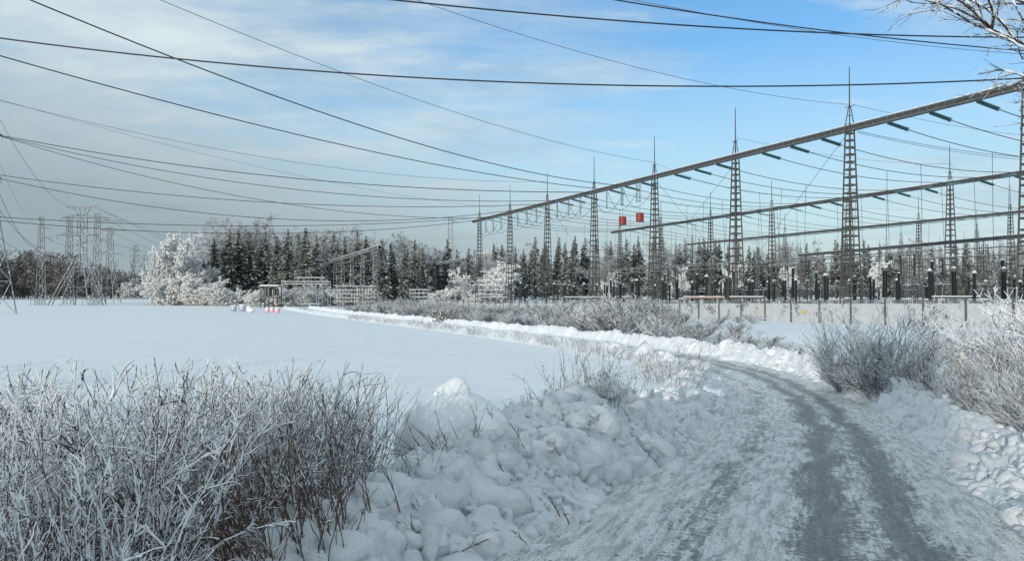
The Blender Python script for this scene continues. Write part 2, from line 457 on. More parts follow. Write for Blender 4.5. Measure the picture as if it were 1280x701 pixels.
# ------------------------------------------------------------------ plants
def wig(r, p, d, L, n, jit, droop=0.0):
    pts = [Vector(p)]; d = Vector(d).normalized()
    for i in range(n):
        d = (d + Vector((r.gauss(0, jit), r.gauss(0, jit), r.gauss(0, jit*.7) - droop*i/n))).normalized()
        pts.append(pts[-1] + d*L/n)
    return pts, d

def stem_shrub(seed, n, H, spread, lean, r0, twigs, tipcurl, sides=5, bare=False, leanx=0.0):
    """many upright stems with side twigs (two meshes: stems, twigs)"""
    r = random.Random(seed); A, B = MB(), MB()
    for i in range(n):
        a = r.uniform(0, 6.28); rad = spread*math.sqrt(r.random())
        p = Vector((rad*math.cos(a), rad*math.sin(a), -.12))
        L = H*r.uniform(.55, 1.08)
        d = Vector((math.cos(a)*lean*r.random()+r.gauss(0, .09)+leanx, math.sin(a)*lean*r.random()+r.gauss(0, .09), 1))
        pts, _ = wig(r, p, d, L, 10, .095, tipcurl*r.random())
        rb = r0*r.uniform(.75, 1.35)
        if i % 5 < 2 and bare:                                # a thin dark shoot without rime
            A.tube(pts, [max(.0022, rb*.42*(1-.5*k/10)) for k in range(11)], 4, 1)
            if r.random() < .6: continue
        else: A.tube(pts, [rb*(1-.55*k/10)*r.uniform(.65, 1.35) for k in range(11)], sides)
        for k in range(int(twigs*r.uniform(.6, 1.3))):
            j = r.randint(3, 9); q = pts[j]
            dd = (pts[min(j+1, 10)]-pts[j-1]).normalized() + Vector((r.gauss(0, .62), r.gauss(0, .62), r.uniform(-.1, .5)))
            tp, _ = wig(r, q, dd, L*(r.uniform(.02, .07) if r.random() < .6 else r.uniform(.07, .20)), 5, .24, tipcurl*.5*r.random())
            B.tube(tp, [rb*r.uniform(.4, 1.05)*(1-.35*m_/5) for m_ in range(6)], max(4, sides-1))
    return A, B

def shrub_proto(name, A, B, m1, m2, cat='shrub'):
    e = empty(name, (0, 0, 0)); e['category'] = cat
    A.build('stems', [M[m1], M['bare_twig']], e); B.build('twigs', M[m2], e)
    return e

near = [shrub_proto('rimed_shrub', *stem_shrub(100+i, 105, 1.80, .62, .22, .0066, 17, .25, bare=True), 'rime_thick', 'rime_thick') for i in range(3)]
half = [shrub_proto('rimed_shrub', *stem_shrub(120+i, 90, 1.62, .50, .24, .0054, 13, .22, bare=True), 'rime_half', 'rime_thick') for i in range(2)]
brown = shrub_proto('brown_shrub', *stem_shrub(140, 130, 1.30, .42, .50, .0050, 5, .25, leanx=-.30), 'bare_twig', 'rime_half')

def plant(proto, x, y, rz, sc, label, group=None, dz=0.0, tilt=0.0):
    return place(proto, (x, y, gz(x, y)+dz), rz, sc, label, group, tilt)
TH = 'rimed shrubs of the left thicket'
TL = 'leafless shrub thick with white rime in the left foreground thicket'
spots = [(-2.55, 4.25, 0), (-3.15, 4.6, 1), (-3.9, 5.0, 2), (-2.45, 4.7, 1), (-3.0, 5.4, 0), (-4.2, 6.3, 1), (-2.3, 6.3, 2), (-3.2, 6.7, 0),
         (-4.9, 7.2, 2), (-3.9, 7.9, 1), (-2.6, 7.2, 2), (-5.6, 8.4, 0), (-3.7, 4.6, 2)]
for i, (x, y, k) in enumerate(spots):
    plant(near[k], x, y, rng.uniform(0, 6.28), rng.uniform(.84, .97), TL, TH)
HL = 'half rimed shrub with dark stems at the right side of the thicket'
for i, (x, y, k) in enumerate([(-2.2, 6.9, 0), (-1.75, 7.0, 1), (-2.1, 7.8, 1), (-1.65, 7.9, 0), (-2.5, 8.3, 0), (-2.0, 8.7, 1)]):
    plant(half[k], x, y, rng.uniform(0, 6.28), rng.uniform(.88, 1.04), HL, TH)
plant(brown, -1.50, 5.75, .1, 1.0, 'brown bare twigs leaning left out of the roadside snow bank')
plant(brown, -1.85, 5.15, .35, .92, 'second clump of brown bare twigs, nearer and further left at the thicket foot')

# thin clumps on the bank
def clump(px, py, Y, h, n, spread, label, m='rime_half', leanx=0.0, seed=1, lean=.25, tw=5, r0=.0045, name='weed_clump', cat='weeds'):
    p = at(px, py, Y); z = max(gz(p.x, p.y), p.z-.1)
    e = shrub_proto(name, *stem_shrub(seed, n, h, spread, lean, r0, tw, .2, 4, leanx=leanx), m, m, cat)
    e.location = (p.x, p.y, p.z); e['label'] = label; return e
clump(722, 520, 11.5, 1.15, 70, .46, 'tall rimed weeds behind the highest left bank heap', 'rime_half', 0, 201)
clump(765, 517, 12.0, .95, 55, .38, 'shorter rimed weeds right of the tall clump on the bank', 'rime_half', 0, 202)
clump(680, 520, 11.0, .62, 30, .40, 'sparse low weeds left of the tall clump on the bank', 'rime_half', -.2, 203)
clump(592, 565, 8.2, .72, 4, .07, 'two or three dark stalks with seed heads before the mound', 'rime_half', 0, 204, .05, 9)
clump(574, 592, 7.9, .85, 26, .10, 'dark twig bundle lying left across the bank below the mound', 'bare_twig', -1.0, 205, .35, 3)
clump(525, 610, 7.4, .75, 7, .16, 'few thin dark stalks standing left of the mound', 'rime_half', -.15, 206, .2, 6)
clump(487, 490, 11.0, .50, 2, .05, 'lone pale straw stalk in the smooth field snow', 'rime_white', .05, 207, .05, 6)
clump(808, 478, 16.0, .55, 14, .7, 'low twiggy weeds at the narrow end of the left bank', 'rime_half', 0, 208, .4)
clump(852, 476, 17.5, 1.1, 40, .42, 'tawny rimed grass tuft at the road bend', 'rime_grey', .25, 209, .4, 4, .005)
clump(432, 610, 7.0, 1.3, 9, .25, 'taller dark stems at the thicket end before the mound', 'rime_half', .05, 210, .25, 9, .005)

def stick(px, py, Y, L, ang, seed):
    r = random.Random(seed); p = at(px, py, Y); mb = MB()
    d = Vector((math.cos(ang)*.8, .35, math.sin(ang)))
    pts, _ = wig(r, p, d, L, 5, .12)
    mb.tube(pts, [.006, .0055, .005, .0045, .004, .003], 5)
    for k in range(2):
        q = pts[2+k]; tp, _ = wig(r, q, d+Vector((r.gauss(0, .6), 0, r.gauss(0, .6))), L*.35, 3, .1); mb.tube(tp, [.004, .0035, .003, .002], 4)
    return mb.build('broken_twig', M['bare_twig'], None, tuple(p))
for i, (px, py, Y, L, a) in enumerate([(610, 578, 7.8, .28, 2.6), (640, 600, 7.6, .25, 2.4), (655, 560, 8.3, .32, 2.2), (525, 652, 6.4, .36, .1), (545, 668, 6.3, .35, 2.5), (500, 640, 6.4, .45, 2.1), (560, 655, 6.5, .28, 2.2),
                                       (480, 690, 5.9, .45, 1.9), (520, 690, 6.0, .30, 2.3), (470, 650, 6.2, .5, 2.3), (700, 645, 7.1, .20, 2.1), (712, 655, 7.0, .16, 2.2), (660, 680, 6.5, .18, 2.6), (430, 695, 5.6, .5, 2.0), (790, 530, 11.2, .3, 2.2),
                                       (620, 545, 8.6, .35, 1.9), (735, 575, 9.3, .22, .4), (575, 690, 6.1, .25, .3)]):
    tag(stick(px, py, Y, L, a, 300+i), 'broken dark twig lying on the crumbled snow of the left bank', 'twig', 'broken twigs on the left bank')

# vase shaped shrubs (recursive)
def vase(seed, n, H, lean, r0, depth, kids, sides=4, rmin=.004, up=.35):
    r = random.Random(seed); A, B = MB(), MB()
    def grow(p, d, L, rad, lev):
        pts, dd = wig(r, p, d, L, 5 if lev < 2 else 3, .10 + .03*lev, -.03)
        k = len(pts)
        (A if lev == 0 else B).tube(pts, [max(rmin, rad*(1-.6*i/(k-1))) for i in range(k)], sides if lev < 2 else 3, cap=False)
        if lev < depth:
            for c in range(int(kids*r.uniform(.7, 1.3))):
                j = r.randint(1, k-1); base = (pts[j]-pts[j-1]).normalized()
                nd = base + Vector((r.gauss(0, .45), r.gauss(0, .45), r.gauss(up*.5, .25)))
                grow(pts[j], nd, L*r.uniform(.32, .58), rad*.55, lev+1)
    for i in range(n):
        a = r.uniform(0, 6.28); q = lean*math.sqrt(r.random())
        grow((.12*math.cos(a), .12*math.sin(a), -.15), (q*math.cos(a), q*math.sin(a), 1), H*r.uniform(.45, .8), r0*r.uniform(.7, 1.3), 0)
    return A, B
roadside = [shrub_proto('roadside_shrub', *vase(400+i, 30, 2.6, 1.0, .015, 2, 8, 4, .005), 'rime_half', 'rime_near') for i in range(2)]
midbush = [shrub_proto('roadside_shrub', *vase(420+i, 18, 2.4, 1.1, .022, 2, 7, 3, .012), 'rime_grey', 'rime_grey') for i in range(3)]
snowy = [shrub_proto('snowy_shrub', *vase(440+i, 22, 3.0, .9, .020, 3, 5, 4, .011, .1), 'rime_half', 'rime_thick') for i in range(2)]

def plant_px(proto, px, Y, sc, label, group=None, dz=0.0):
    x = at(px, 400, Y).x
    return plant(proto, x, Y, rng.uniform(0, 6.28), sc, label, group, dz)
plant_px(roadside[0], 1100, 22.5, 1.12, 'large fan shaped rimed shrub behind the right bank, fence behind it')
plant_px(roadside[1], 1052, 25.5, .78, 'lower grey shrub left of the fan shaped one on the right bank')
plant_px(roadside[1], 1150, 20.5, .80, 'grey twiggy shrub right of the fan shaped one on the right bank')
plant_px(roadside[0], 1215, 26.0, .85, 'rounded grey shrub behind the snow gap beside the right bank')
RG, RL = 'dark rimed shrubs above the right bank', 'dark twiggy rimed shrub on the slope above the near right bank'
for px, Y, s in ((1205, 17.5, .50), (1240, 16.0, .52), (1275, 14.4, .54), (1262, 18.0, .72), (1312, 12.9, .60), (1305, 16.0, .75), (1345, 11.6, .55), (1230, 19.0, .55)):
    plant_px(roadside[rng.randint(0, 1)], px, Y, s, RL, RG)
plant_px(snowy[0], 1278, 20.0, .86, 'tall snow covered shrub at the right edge of the photo')
plant_px(snowy[1], 1330, 18.0, 1.05, 'snow covered shrub furthest right, partly outside the photo')
plant_px(snowy[1], 1238, 22.5, .62, 'smaller snow covered shrub in front of the fence at the right')

# strip of shrubs between the road and the fence
SG = 'grey rimed shrubs between road and fence'
strip = []
for i in range(120):                                        # along the far road
    Y = 33 + 130*(i/119)**1.2 + rng.uniform(-1.5, 1.5); strip.append((rng.uniform(4.0, 9.5), Y, rng.uniform(.5, .85)))
for i in range(110):                                        # up to the fence
    Y = 58 + 125*(i/109)**1.1 + rng.uniform(-2, 2); strip.append((rng.uniform(10, 27), Y, rng.uniform(.6, 1.0)))
for u_, Y, tall in strip:
    s_ = float(slope(Y)); ln_ = math.sqrt(1+s_*s_); x = float(xc(Y)) + u_*ln_; px = 640 + 995*x/Y
    if px > 995 or px < 360: continue
    tall *= float(np.interp(px, [360, 440, 500, 560, 640, 720, 770, 810, 860, 900, 990], [.6, 1.1, 1.35, 1.1, .95, 1.15, 1.5, 1.1, .7, .55, .5]))
    plant(midbush[rng.randint(0, 2)], x, Y, rng.uniform(0, 6.28), (tall*1.25, tall*1.25, tall), 'grey rimed shrub standing between the far road and the snowy fence', SG)
FG = 'rimed weeds along the field edge'
wp = shrub_proto('weed_clump', *stem_shrub(460, 30, .8, .7, .4, .009, 5, .2, 3), 'rime_half', 'rime_grey', 'weeds')
for i in range(80):
    Y = 27 + 90*(i/79)**1.3
    s_ = float(slope(Y)); ln_ = math.sqrt(1+s_*s_); u_ = -rng.uniform(2.9, 4.2)
    x = float(xc(Y)) + u_*ln_
    plant(wp, x, Y, rng.uniform(0, 6.28), rng.uniform(.55, 1.1), 'rimed weeds on the ploughed bank along the far edge of the field', FG, .25)
# dark small evergreen by the bank
def little_fir():
    r = random.Random(77); A, B = MB(), MB()
    A.tube([(0, 0, -.1), (0, 0, 1.1)], [.05, .02], 5)
    for k in range(260):
        a = r.uniform(0, 6.28); q = .75*math.sqrt(r.random()); z = r.uniform(.3, 1.5)*(1-.3*q)
        c = Vector((q*math.cos(a), q*math.sin(a), z)); s = .13
        B.quad(*[c+Vector((r.uniform(-s, s), r.uniform(-s, s), r.uniform(-s, s))) for _ in range(4)], 1 if r.random() < .35 else 0)
    e = empty('young_fir', (0, 0, 0)); e['category'] = 'tree'
    A.build('trunk', M['trunk'], e); B.build('crown', [M['needle'], M['tree_snow']], e); return e
plant_px(little_fir(), 549, 95, 1.15, 'small round dark evergreen at the field edge below the fence')

# ------------------------------------------------------------------ trees
def spruce(seed, H=20.0, Rm=3.1, crown0=.08, rimed=.0, snowp=.42, gap=.12):
    r = random.Random(seed); A, B = MB(), MB()
    A.tube([(0, 0, -.5), (0, 0, H*.5), (r.gauss(0, .1), r.gauss(0, .1), H*.985)], [.24, .15, .02], 6)
    h = H*crown0; lop = [r.uniform(.75, 1.1) for _ in range(8)]
    while h < H*.985:
        f = (h-H*crown0)/(H*(1-crown0))
        Rr = Rm*(1-f)**.82*(.55+.45*min(1, f*9+.35)) + .12
        for bnum in range(6 if f < .85 else 4):
            if r.random() < gap: continue
            a = r.uniform(0, 6.28); L = Rr*r.uniform(.62, 1.12)*lop[int(a/6.2832*8) % 8]
            droop = r.uniform(.15, .42)*(1-f*.7); k = max(2, int(L/.42))
            ca, sa = math.cos(a), math.sin(a)
            for j in range(k):
                t = (j+.6)/k; rr = L*t
                z = h + .12*L*t - droop*L*t*t*1.5 + r.gauss(0, .06)
                w = (.24+.34*(1-t)+.10*r.random()) * (.6 if f > .8 else 1); ll = L/k*.85
                c = Vector((rr*ca, rr*sa, z)); fw = Vector((ca, sa, -droop*1.4*t)); sd = Vector((-sa, ca, r.gauss(0, .35)))
                j1 = lambda: Vector((r.gauss(0, .07), r.gauss(0, .07), r.gauss(0, .07)))
                mi = 1 if r.random() < rimed else 0
                B.quad(c-fw*ll*.6-sd*w*.7+j1(), c-fw*ll*.5+sd*w*.8+j1(), c+fw*ll*.7+sd*w*.5+j1(), c+fw*ll*.8-sd*w*.5+j1(), mi)
                hg = r.uniform(.2, .55)*(1-f*.6)
                B.quad(c-fw*ll*.6+j1(), c+fw*ll*.7+j1(), c+fw*ll*.55+Vector((0, 0, -hg))+j1(), c-fw*ll*.5+Vector((0, 0, -hg))+j1(), mi)
                if r.random() < snowp*(.55+.45*t):
                    up = Vector((0, 0, .07)); q = r.uniform(.45, .95)
                    B.quad(c+up-(fw*ll*.5+sd*w*.6)*q+j1(), c+up+(sd*w*.6-fw*ll*.4)*q+j1(), c+up+(fw*ll*.6+sd*w*.4)*q+j1(), c+up+(fw*ll*.7-sd*w*.5)*q+j1(), 2)
        h += r.uniform(.38, .62)*(1 if f < .7 else .7)
    e = empty('spruce', (0, 0, 0)); e['category'] = 'tree'
    A.build('trunk', M['trunk'], e); B.build('crown', [M['needle'], M['needle_rimed'], M['tree_snow']], e)
    return e
def leafless(seed, H, bark, twig, depth=4, kids=5, clump=0, r0=.16, name='rimed_tree', csize=.3, wide=.55, stems=1):
    r = random.Random(seed); A, B = MB(), MB()
    def grow(p, d, L, rad, lev):
        pts, dd = wig(r, p, d, L, 4 if lev < 2 else 2, .09+.03*lev, -.02)
        k = len(pts)
        if lev < 2: A.tube(pts, [max(.02, rad*(1-.65*i/(k-1))) for i in range(k)], 5 if lev == 0 else 4, cap=False)
        else: B.tube(pts, [max(.014, rad*(1-.5*i/(k-1))) for i in range(k)], 3, cap=False)
        if lev == depth:
            for c in range(clump):
                q = pts[-1].lerp(pts[0], r.random()*.8); s = csize
                B.tri(*[q+Vector((r.gauss(0, s), r.gauss(0, s), r.gauss(0, s))) for _ in range(3)])
        if lev < depth:
            for c in range(kids if lev else kids+5):
                j = r.randint(1 if lev else 1, k-1); q = pts[j-1].lerp(pts[j], r.random()) if lev == 0 else pts[j]
                base = (pts[j]-pts[j-1]).normalized()
                nd = base*.8 + Vector((r.gauss(0, wide), r.gauss(0, wide), r.gauss(.12, .3)))
                grow(q, nd, L*r.uniform(.36, .58), rad*.5, lev+1)
    for s in range(stems):
        grow((r.gauss(0, .3)*(stems > 1), r.gauss(0, .3)*(stems > 1), -.4), (r.gauss(0, .05+.2*(stems > 1)), r.gauss(0, .05+.2*(stems > 1)), 1), H*.72, r0, 0)
    e = empty(name, (0, 0, 0)); e['category'] = 'tree'
    A.build('trunk', M[bark], e); B.build('crown', M[twig], e)
    return e
SP = [spruce(500+i, 20, 3.0+.25*(i % 3), .08, .55, .78) for i in range(5)]
SPW = [spruce(520+i, 20, 3.2, .05, .25, .85) for i in range(2)]
SPG = [spruce(540+i, 20, 2.9, .10, .65, .62) for i in range(4)]
PINE = [spruce(560+i, 20, 2.7, .45, .30, .65, .25) for i in range(2)]
RT = [leafless(600+i, 15, 'rime_white', 'rime_white', 4, 6, 13, .16, 'rimed_tree', .15, .50) for i in range(2)]
RB = [leafless(620+i, 6, 'rime_white', 'rime_white', 3, 7, 13, .07, 'rimed_bush', .11, .7, 4) for i in range(2)]
GT = [leafless(640+i, 17, 'wood_grey', 'wood_grey', 4, 6, 2, .14, 'leafless_tree', .10, .45) for i in range(3)]
BT = [leafless(660+i, 16, 'wood_brown', 'wood_brown', 4, 5, 1, .14, 'leafless_tree', .2, .42) for i in range(3)]

def tree_px(proto, px, Y, ytop, H0, label, group=None, wid=1.0, dz=0):
    x = at(px, 370, Y).x; z = gz(x, Y); top = at(px, ytop, Y).z
    s = (top-z)/H0
    w = s*wid
    return place(proto, (x, Y, z+dz), rng.uniform(0, 6.28), (w, w, s), label, group, .02)

LW, MW, RW = 'trees of the far left wood', 'trees of the wood behind the small switchyard', 'trees of the wood behind the large switchyard'
# left wood
for i in range(44):
    px = -60 + 255*i/43 + rng.uniform(-4, 4); Y = rng.uniform(318, 345)
    top = np.interp(px, [-60, 0, 30, 90, 130, 160, 200], [318, 324, 325, 333, 340, 345, 350])+rng.uniform(-5, 6)
    tree_px(BT[rng.randint(0, 2)], px, Y, top, 16, 'brown leafless tree in the wood at the far left edge of the field', LW, 1.5)
for i in range(34):
    px = -60 + 270*i/33 + rng.uniform(-5, 5); Y = rng.uniform(350, 380)
    top = np.interp(px, [-60, 0, 10, 30, 80, 100, 130, 160, 215], [310, 316, 322, 316, 322, 334, 334, 342, 346])+rng.uniform(-6, 5)
    tree_px(SPG[rng.randint(0, 3)] if rng.random() < .6 else SP[rng.randint(0, 4)], px, Y, top, 20, 'dark spruce rising behind the brown trees of the far left wood', LW, 1.35)
# white trees left of the dark wood
tree_px(RT[0], 222, 246, 308, 14.2, 'tall white rimed tree at the left end of the dark spruce wood', None, .95)
for px, Y, yt in ((200, 240, 344), (211, 236, 346), (228, 238, 344), (214, 250, 330)):
    tree_px(RB[rng.randint(0, 1)], px, Y, yt, 6.2, 'white rimed bush filling the foot of the white trees', 'white rimed bushes below the white trees', .85)
tree_px(RT[1], 207, 252, 322, 14.2, 'broad white rimed tree left of the tallest white one', None, .82)
tree_px(RT[1], 243, 254, 312, 14.2, 'white rimed tree between the broad one and the spruces', None, 1.1)
tree_px(RB[0], 160, 330, 350, 6.2, 'small rimed bush below the far pylon at the field end', None, 1.0)
for px, Y, yt in ((250, 236, 345), (262, 232, 356), (287, 228, 362), (316, 226, 364), (275, 229, 358), (240, 240, 352)):
    tree_px(RB[rng.randint(0, 1)], px, Y, yt, 6.2, 'creamy white rimed bush at the foot of the spruce wood', 'white rimed bushes before the spruces', 1.3)
for px, Y, yt in ((330, 222, 362), (345, 226, 360), (358, 224, 358), (372, 226, 361), (392, 222, 360), (404, 224, 358), (416, 226, 359), (428, 224, 358), (440, 226, 360), (452, 222, 359), (464, 226, 362), (545, 232, 364), (560, 232, 362), (575, 234, 363), (588, 232, 362), (603, 236, 352), (612, 240, 330)):
    tree_px(RB[rng.randint(0, 1)], px, Y, yt, 6.2, 'creamy white rimed bush behind the small switchyard gear', 'white rimed bushes of the small switchyard', 1.25)
tops = [(255, 318), (268, 290), (285, 283), (297, 281), (312, 285), (330, 287), (345, 290), (360, 284), (380, 282), (395, 290), (405, 292), (418, 288), (432, 296), (445, 292), (458, 298), (478, 296), (490, 300), (505, 303), (518, 304), (530, 310), (545, 318), (560, 302), (572, 312), (585, 312), (600, 318)]
for px, yt in tops:
    Y = rng.uniform(250, 270); yt += rng.uniform(-5, 6)
    white = px in (268, 285, 297, 330, 345, 380, 432, 490)
    lab = 'dark snow dusted spruce in the wood behind the small switchyard'
    tree_px(SPW[rng.randint(0, 1)] if white else SP[rng.randint(0, 4)], px, Y, yt, 20, 'spruce heavy with snow among the darker ones' if white else lab, MW, 1.2)
for i in range(58):
    px = 258 + 350*i/57 + rng.uniform(-4, 4); Y = rng.uniform(264, 300)
    yt = np.interp(px, [t[0] for t in tops], [t[1] for t in tops]) + rng.uniform(2, 16)
    if rng.random() < .38: tree_px(GT[rng.randint(0, 2)], px, Y, yt, 16, 'grey leafless tree among the spruces behind the small switchyard', MW, 1.2)
    else: tree_px(SP[rng.randint(0, 4)], px, Y, yt, 20, 'dark snow dusted spruce in the wood behind the small switchyard', MW, 1.15)
for px, yt in ((300, 278), (318, 284), (292, 286), (270, 300)):
    tree_px(GT[rng.randint(0, 2)], px, 285, yt, 16, 'tall grey leafless tree at the left end of the spruce wood', MW, 1.1)
# wood behind the large switchyard
for i in range(92):
    px = 596 + 760*i/91 + rng.uniform(-6, 6); Y = rng.uniform(305, 325)
    yt = np.interp(px, [590, 640, 700, 760, 850, 900, 960, 1020, 1100, 1180, 1280], [318, 310, 305, 306, 303, 308, 316, 314, 306, 312, 306]) + rng.uniform(-14, 2)
    k = rng.random()
    if k < .80: tree_px(SP[rng.randint(0, 4)] if rng.random() < .5 else SPG[rng.randint(0, 3)], px, Y, yt, 20, 'snow dusted spruce in the wood behind the large switchyard', RW, 1.15)
    elif k < .88: tree_px(PINE[rng.randint(0, 1)], px, Y, yt, 20, 'bare stemmed pine in the wood behind the large switchyard', RW, 1.2)
    else: tree_px(GT[rng.randint(0, 2)], px, Y, yt+6, 16, 'grey leafless tree in front of the spruces behind the large switchyard', RW, 1.3)
for i in range(66):
    px = 590 + 770*i/65 + rng.uniform(-5, 5); Y = rng.uniform(335, 365)
    yt = np.interp(px, [590, 640, 700, 760, 850, 900, 960, 1020, 1100, 1180, 1280], [322, 316, 312, 312, 312, 318, 322, 320, 316, 318, 312]) + rng.uniform(-4, 8)
    tree_px(SPG[rng.randint(0, 3)], px, Y, yt, 20, 'greyish rimed spruce in the back row behind the large switchyard', RW, 1.4)
for px, Y, yt in ((606, 298, 326), (617, 300, 336), (762, 300, 340), (848, 300, 338), (912, 300, 334), (985, 300, 342), (1098, 300, 336)):
    tree_px(RT[rng.randint(0, 1)], px, Y, yt, 14.2, 'white rimed leafless tree before the spruces behind the large switchyard', RW, .75)
# far mass of wood filling the skyline
def mass():
    r = random.Random(91); mb = MB()
    for i in range(420):
        Y = r.uniform(400, 520); px = r.uniform(-250, 1550); x = (px-640)/995*Y; z = gz(x, Y)
        H = Y*r.uniform(.030, .052)
        for k in range(26):
            f = r.random(); rr = 3.4*(1-f)+.3; a = r.uniform(0, 6.28); c = Vector((x+rr*.6*math.cos(a), Y+rr*.6*math.sin(a), z+H*f)); s = rr*.75
            mb.tri(c+Vector((r.uniform(-s, s), r.uniform(-s, s), r.uniform(-.3, .3))), c+Vector((r.uniform(-s, s), r.uniform(-s, s), -r.uniform(.5, 2.2))), c+Vector((r.uniform(-.3, .3), 0, r.uniform(.8, 2.4))), 1 if r.random() < .5 else 0)
    tag(mb.build('far_forest', [M['needle'], M['needle_rimed']]), 'far grey mass of forest beyond the nearer woods', 'forest', kind='stuff')
mass()

# ------------------------------------------------------------------ steelwork
GD = Vector((-.3846, .9231, 0)); GP = Vector((.9231, .3846, 0)); GA = math.atan2(GD.y, GD.x)
def mast_mesh(Hb, base, topw, rung, leg=.125, peak=2.6, ang=GA):
    """four legged mast with batten plates, tapering, and a pyramid on top"""
    mb = MB(); ca, sa = math.cos(ang), math.sin(ang)
    def P(x, y, z): return Vector((x*ca-y*sa, x*sa+y*ca, z))
    def w(z): return base+(topw-base)*min(1, max(0, z/Hb))
    cs = ((-1, -1), (1, -1), (1, 1), (-1, 1))
    for cx_, cy_ in cs:
        mb.bar(P(cx_*base/2, cy_*base/2, -.4), P(cx_*topw/2, cy_*topw/2, Hb+.5), leg)
        mb.bar(P(cx_*topw/2, cy_*topw/2, Hb+.5), P(cx_*.07, cy_*.07, Hb+peak), leg*.65)
    z = .5
    while z < Hb-.2:
        h = w(z)/2
        for k in range(4):
            a, b_ = cs[k], cs[(k+1) % 4]
            p, q = P(a[0]*h, a[1]*h, z), P(b_[0]*h, b_[1]*h, z); mid = (p+q)/2
            mb.box(mid, ((q-p).length, .03, .19), 0, math.atan2((q-p).y, (q-p).x))
        z += rung*(.8+.5*(w(z)-topw)/max(.01, base-topw))
    for z in (Hb+.5, Hb+1.5):
        h = topw/2*(1 if z < Hb+1 else .55)
        for k in range(4):
            a, b_ = cs[k], cs[(k+1) % 4]; mb.bar(P(a[0]*h, a[1]*h, z), P(b_[0]*h, b_[1]*h, z), .05)
    mb.bar(P(-.7, 0, Hb+peak-.05), P(.7, 0, Hb+peak-.05), .07)
    return mb
def rod_mesh(z0_, L):
    mb = MB(); mb.tube([(0, 0, z0_), (0, 0, z0_+L*.45), (0, 0, z0_+L)], [.085, .07, .045], 6); return mb
def beam_mb(a, b, w, step):
    mb, sn = MB(), MB(); d = (b-a); L = d.length; d.normalize(); s = Vector((d.y, -d.x, 0)); up = Vector((0, 0, 1))
    for i in (-1, 1):
        for j in (-1, 1): mb.bar(a+s*i*w/2+up*j*w/2, b+s*i*w/2+up*j*w/2, .14)
    n = int(L/step); rz = math.atan2(d.y, d.x); cm = (a+b)/2
    for i in (-1, 1):
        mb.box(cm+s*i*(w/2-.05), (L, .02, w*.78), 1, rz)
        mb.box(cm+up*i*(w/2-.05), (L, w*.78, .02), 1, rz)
    for k in range(n+1):
        c = a+d*(L*k/n)
        for i in (-1, 1):
            mb.box(c+s*i*(w/2), (.09, .05, w*.98), 0, rz); mb.box(c-up*(w/2)+s*0, (.09, w*.98, .05), 0, rz) if i == 1 else None
    r = random.Random(int(L*10))
    for k in range(n):
        c = a+d*(L*(k+.5)/n)
        for i in (-1, 1):
            if r.random() < .85: sn.box(c+s*i*w/2+up*(w/2+.11), (L/n*r.uniform(.7, 1.02), .15, .07), 0, rz)
    return mb, sn

def gantry(name, pts, zb, label, mastdata, w=.52, bmat='beam', **_):
    return gantry_(name, pts, zb, label, mastdata, w, bmat, **_)
def gantry_(name, pts, zb, label, mastdata, w, bmat, step=1.0, ends=(5, 5), m='mast', rod=4.3):
    """pts: plan positions of the masts; zb: beam height (world)"""
    o = Vector((*pts[0], gz(*pts[0])))
    root = empty(name, o, label, 'gantry')
    A = Vector((*pts[0], zb)); B = Vector((*pts[-1], zb)); d = (B-A).normalized()
    bm_, sn = beam_mb(A-d*ends[0], B+d*ends[1], w, step)
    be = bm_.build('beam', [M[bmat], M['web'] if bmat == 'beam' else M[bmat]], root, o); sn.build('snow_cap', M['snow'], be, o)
    mm, rm = mastdata
    for p in pts:
        z = gz(*p)
        k = link('mast', mm, root, Vector((*p, z))-o)
        if rm:
            k2 = link('lightning_rod', rm, k)
    return root
HB = 21.9
g1 = [(38.7-7.83*k, 90.9+18.72*k) for k in range(-2, 7)]
z1 = 21.0
g1[1] = (g1[1][0]+.55, g1[1][1])
mmesh = mast_mesh(HB, 1.75, .62, .95).mesh('mast', M['mast']); rmesh = rod_mesh(HB+2.55, 4.6).mesh('lightning_rod', M['thinwire'])
gantry('gantry', g1, z1, 'tallest and nearest steel gantry, eight lattice masts under one long beam', (mmesh, rmesh))
g2 = [(75-8.5*k, 136+20.7*k) for k in range(-2, 6)]
gantry('gantry', g2, z1, 'second steel gantry, running behind the nearest one in parallel', (mmesh, rmesh))
g3 = [(116-9.6*k, 185+23*k) for k in range(-1, 6)]
gantry('gantry', g3, z1, 'third steel gantry, furthest of the three tall parallel rows', (mmesh, rmesh), step=1.4)
m12 = mast_mesh(13.6, 1.2, .5, .9, .10, 1.6).mesh('mast', M['mast'])
r12 = rod_mesh(15.1, 2.5).mesh('lightning_rod', M['galv'])
gantry('gantry', [(99.6-4.7*k, 168+22*k) for k in range(-1, 4)], 13.6, 'low dark steel gantry at the right behind the second row', (m12, None), .6, step=1.2, ends=(1, 2))
m10 = mast_mesh(13.2, 1.1, .5, .9, .13, 1.4).mesh('mast', M['tower'])
r10 = rod_mesh(14.5, 3.6).mesh('lightning_rod', M['tower'])
gsmall = [(-30-5.7*k, 174+15.8*k) for k in range(5)]
gantry('gantry', gsmall, 12.0, 'pale rimed gantry of five masts in the small switchyard before the spruces', (m10, r10), .7, bmat='tower', step=1.2, ends=(6, 12))
gsm2 = [(-18.5, 243), (-25.5, 263), (-32.5, 284)]
gantry('gantry', gsm2, 12.0, 'short pale gantry before the spruces between small and large switchyard', (m10, None), .6, bmat='tower', step=1.2, ends=(14, 10))
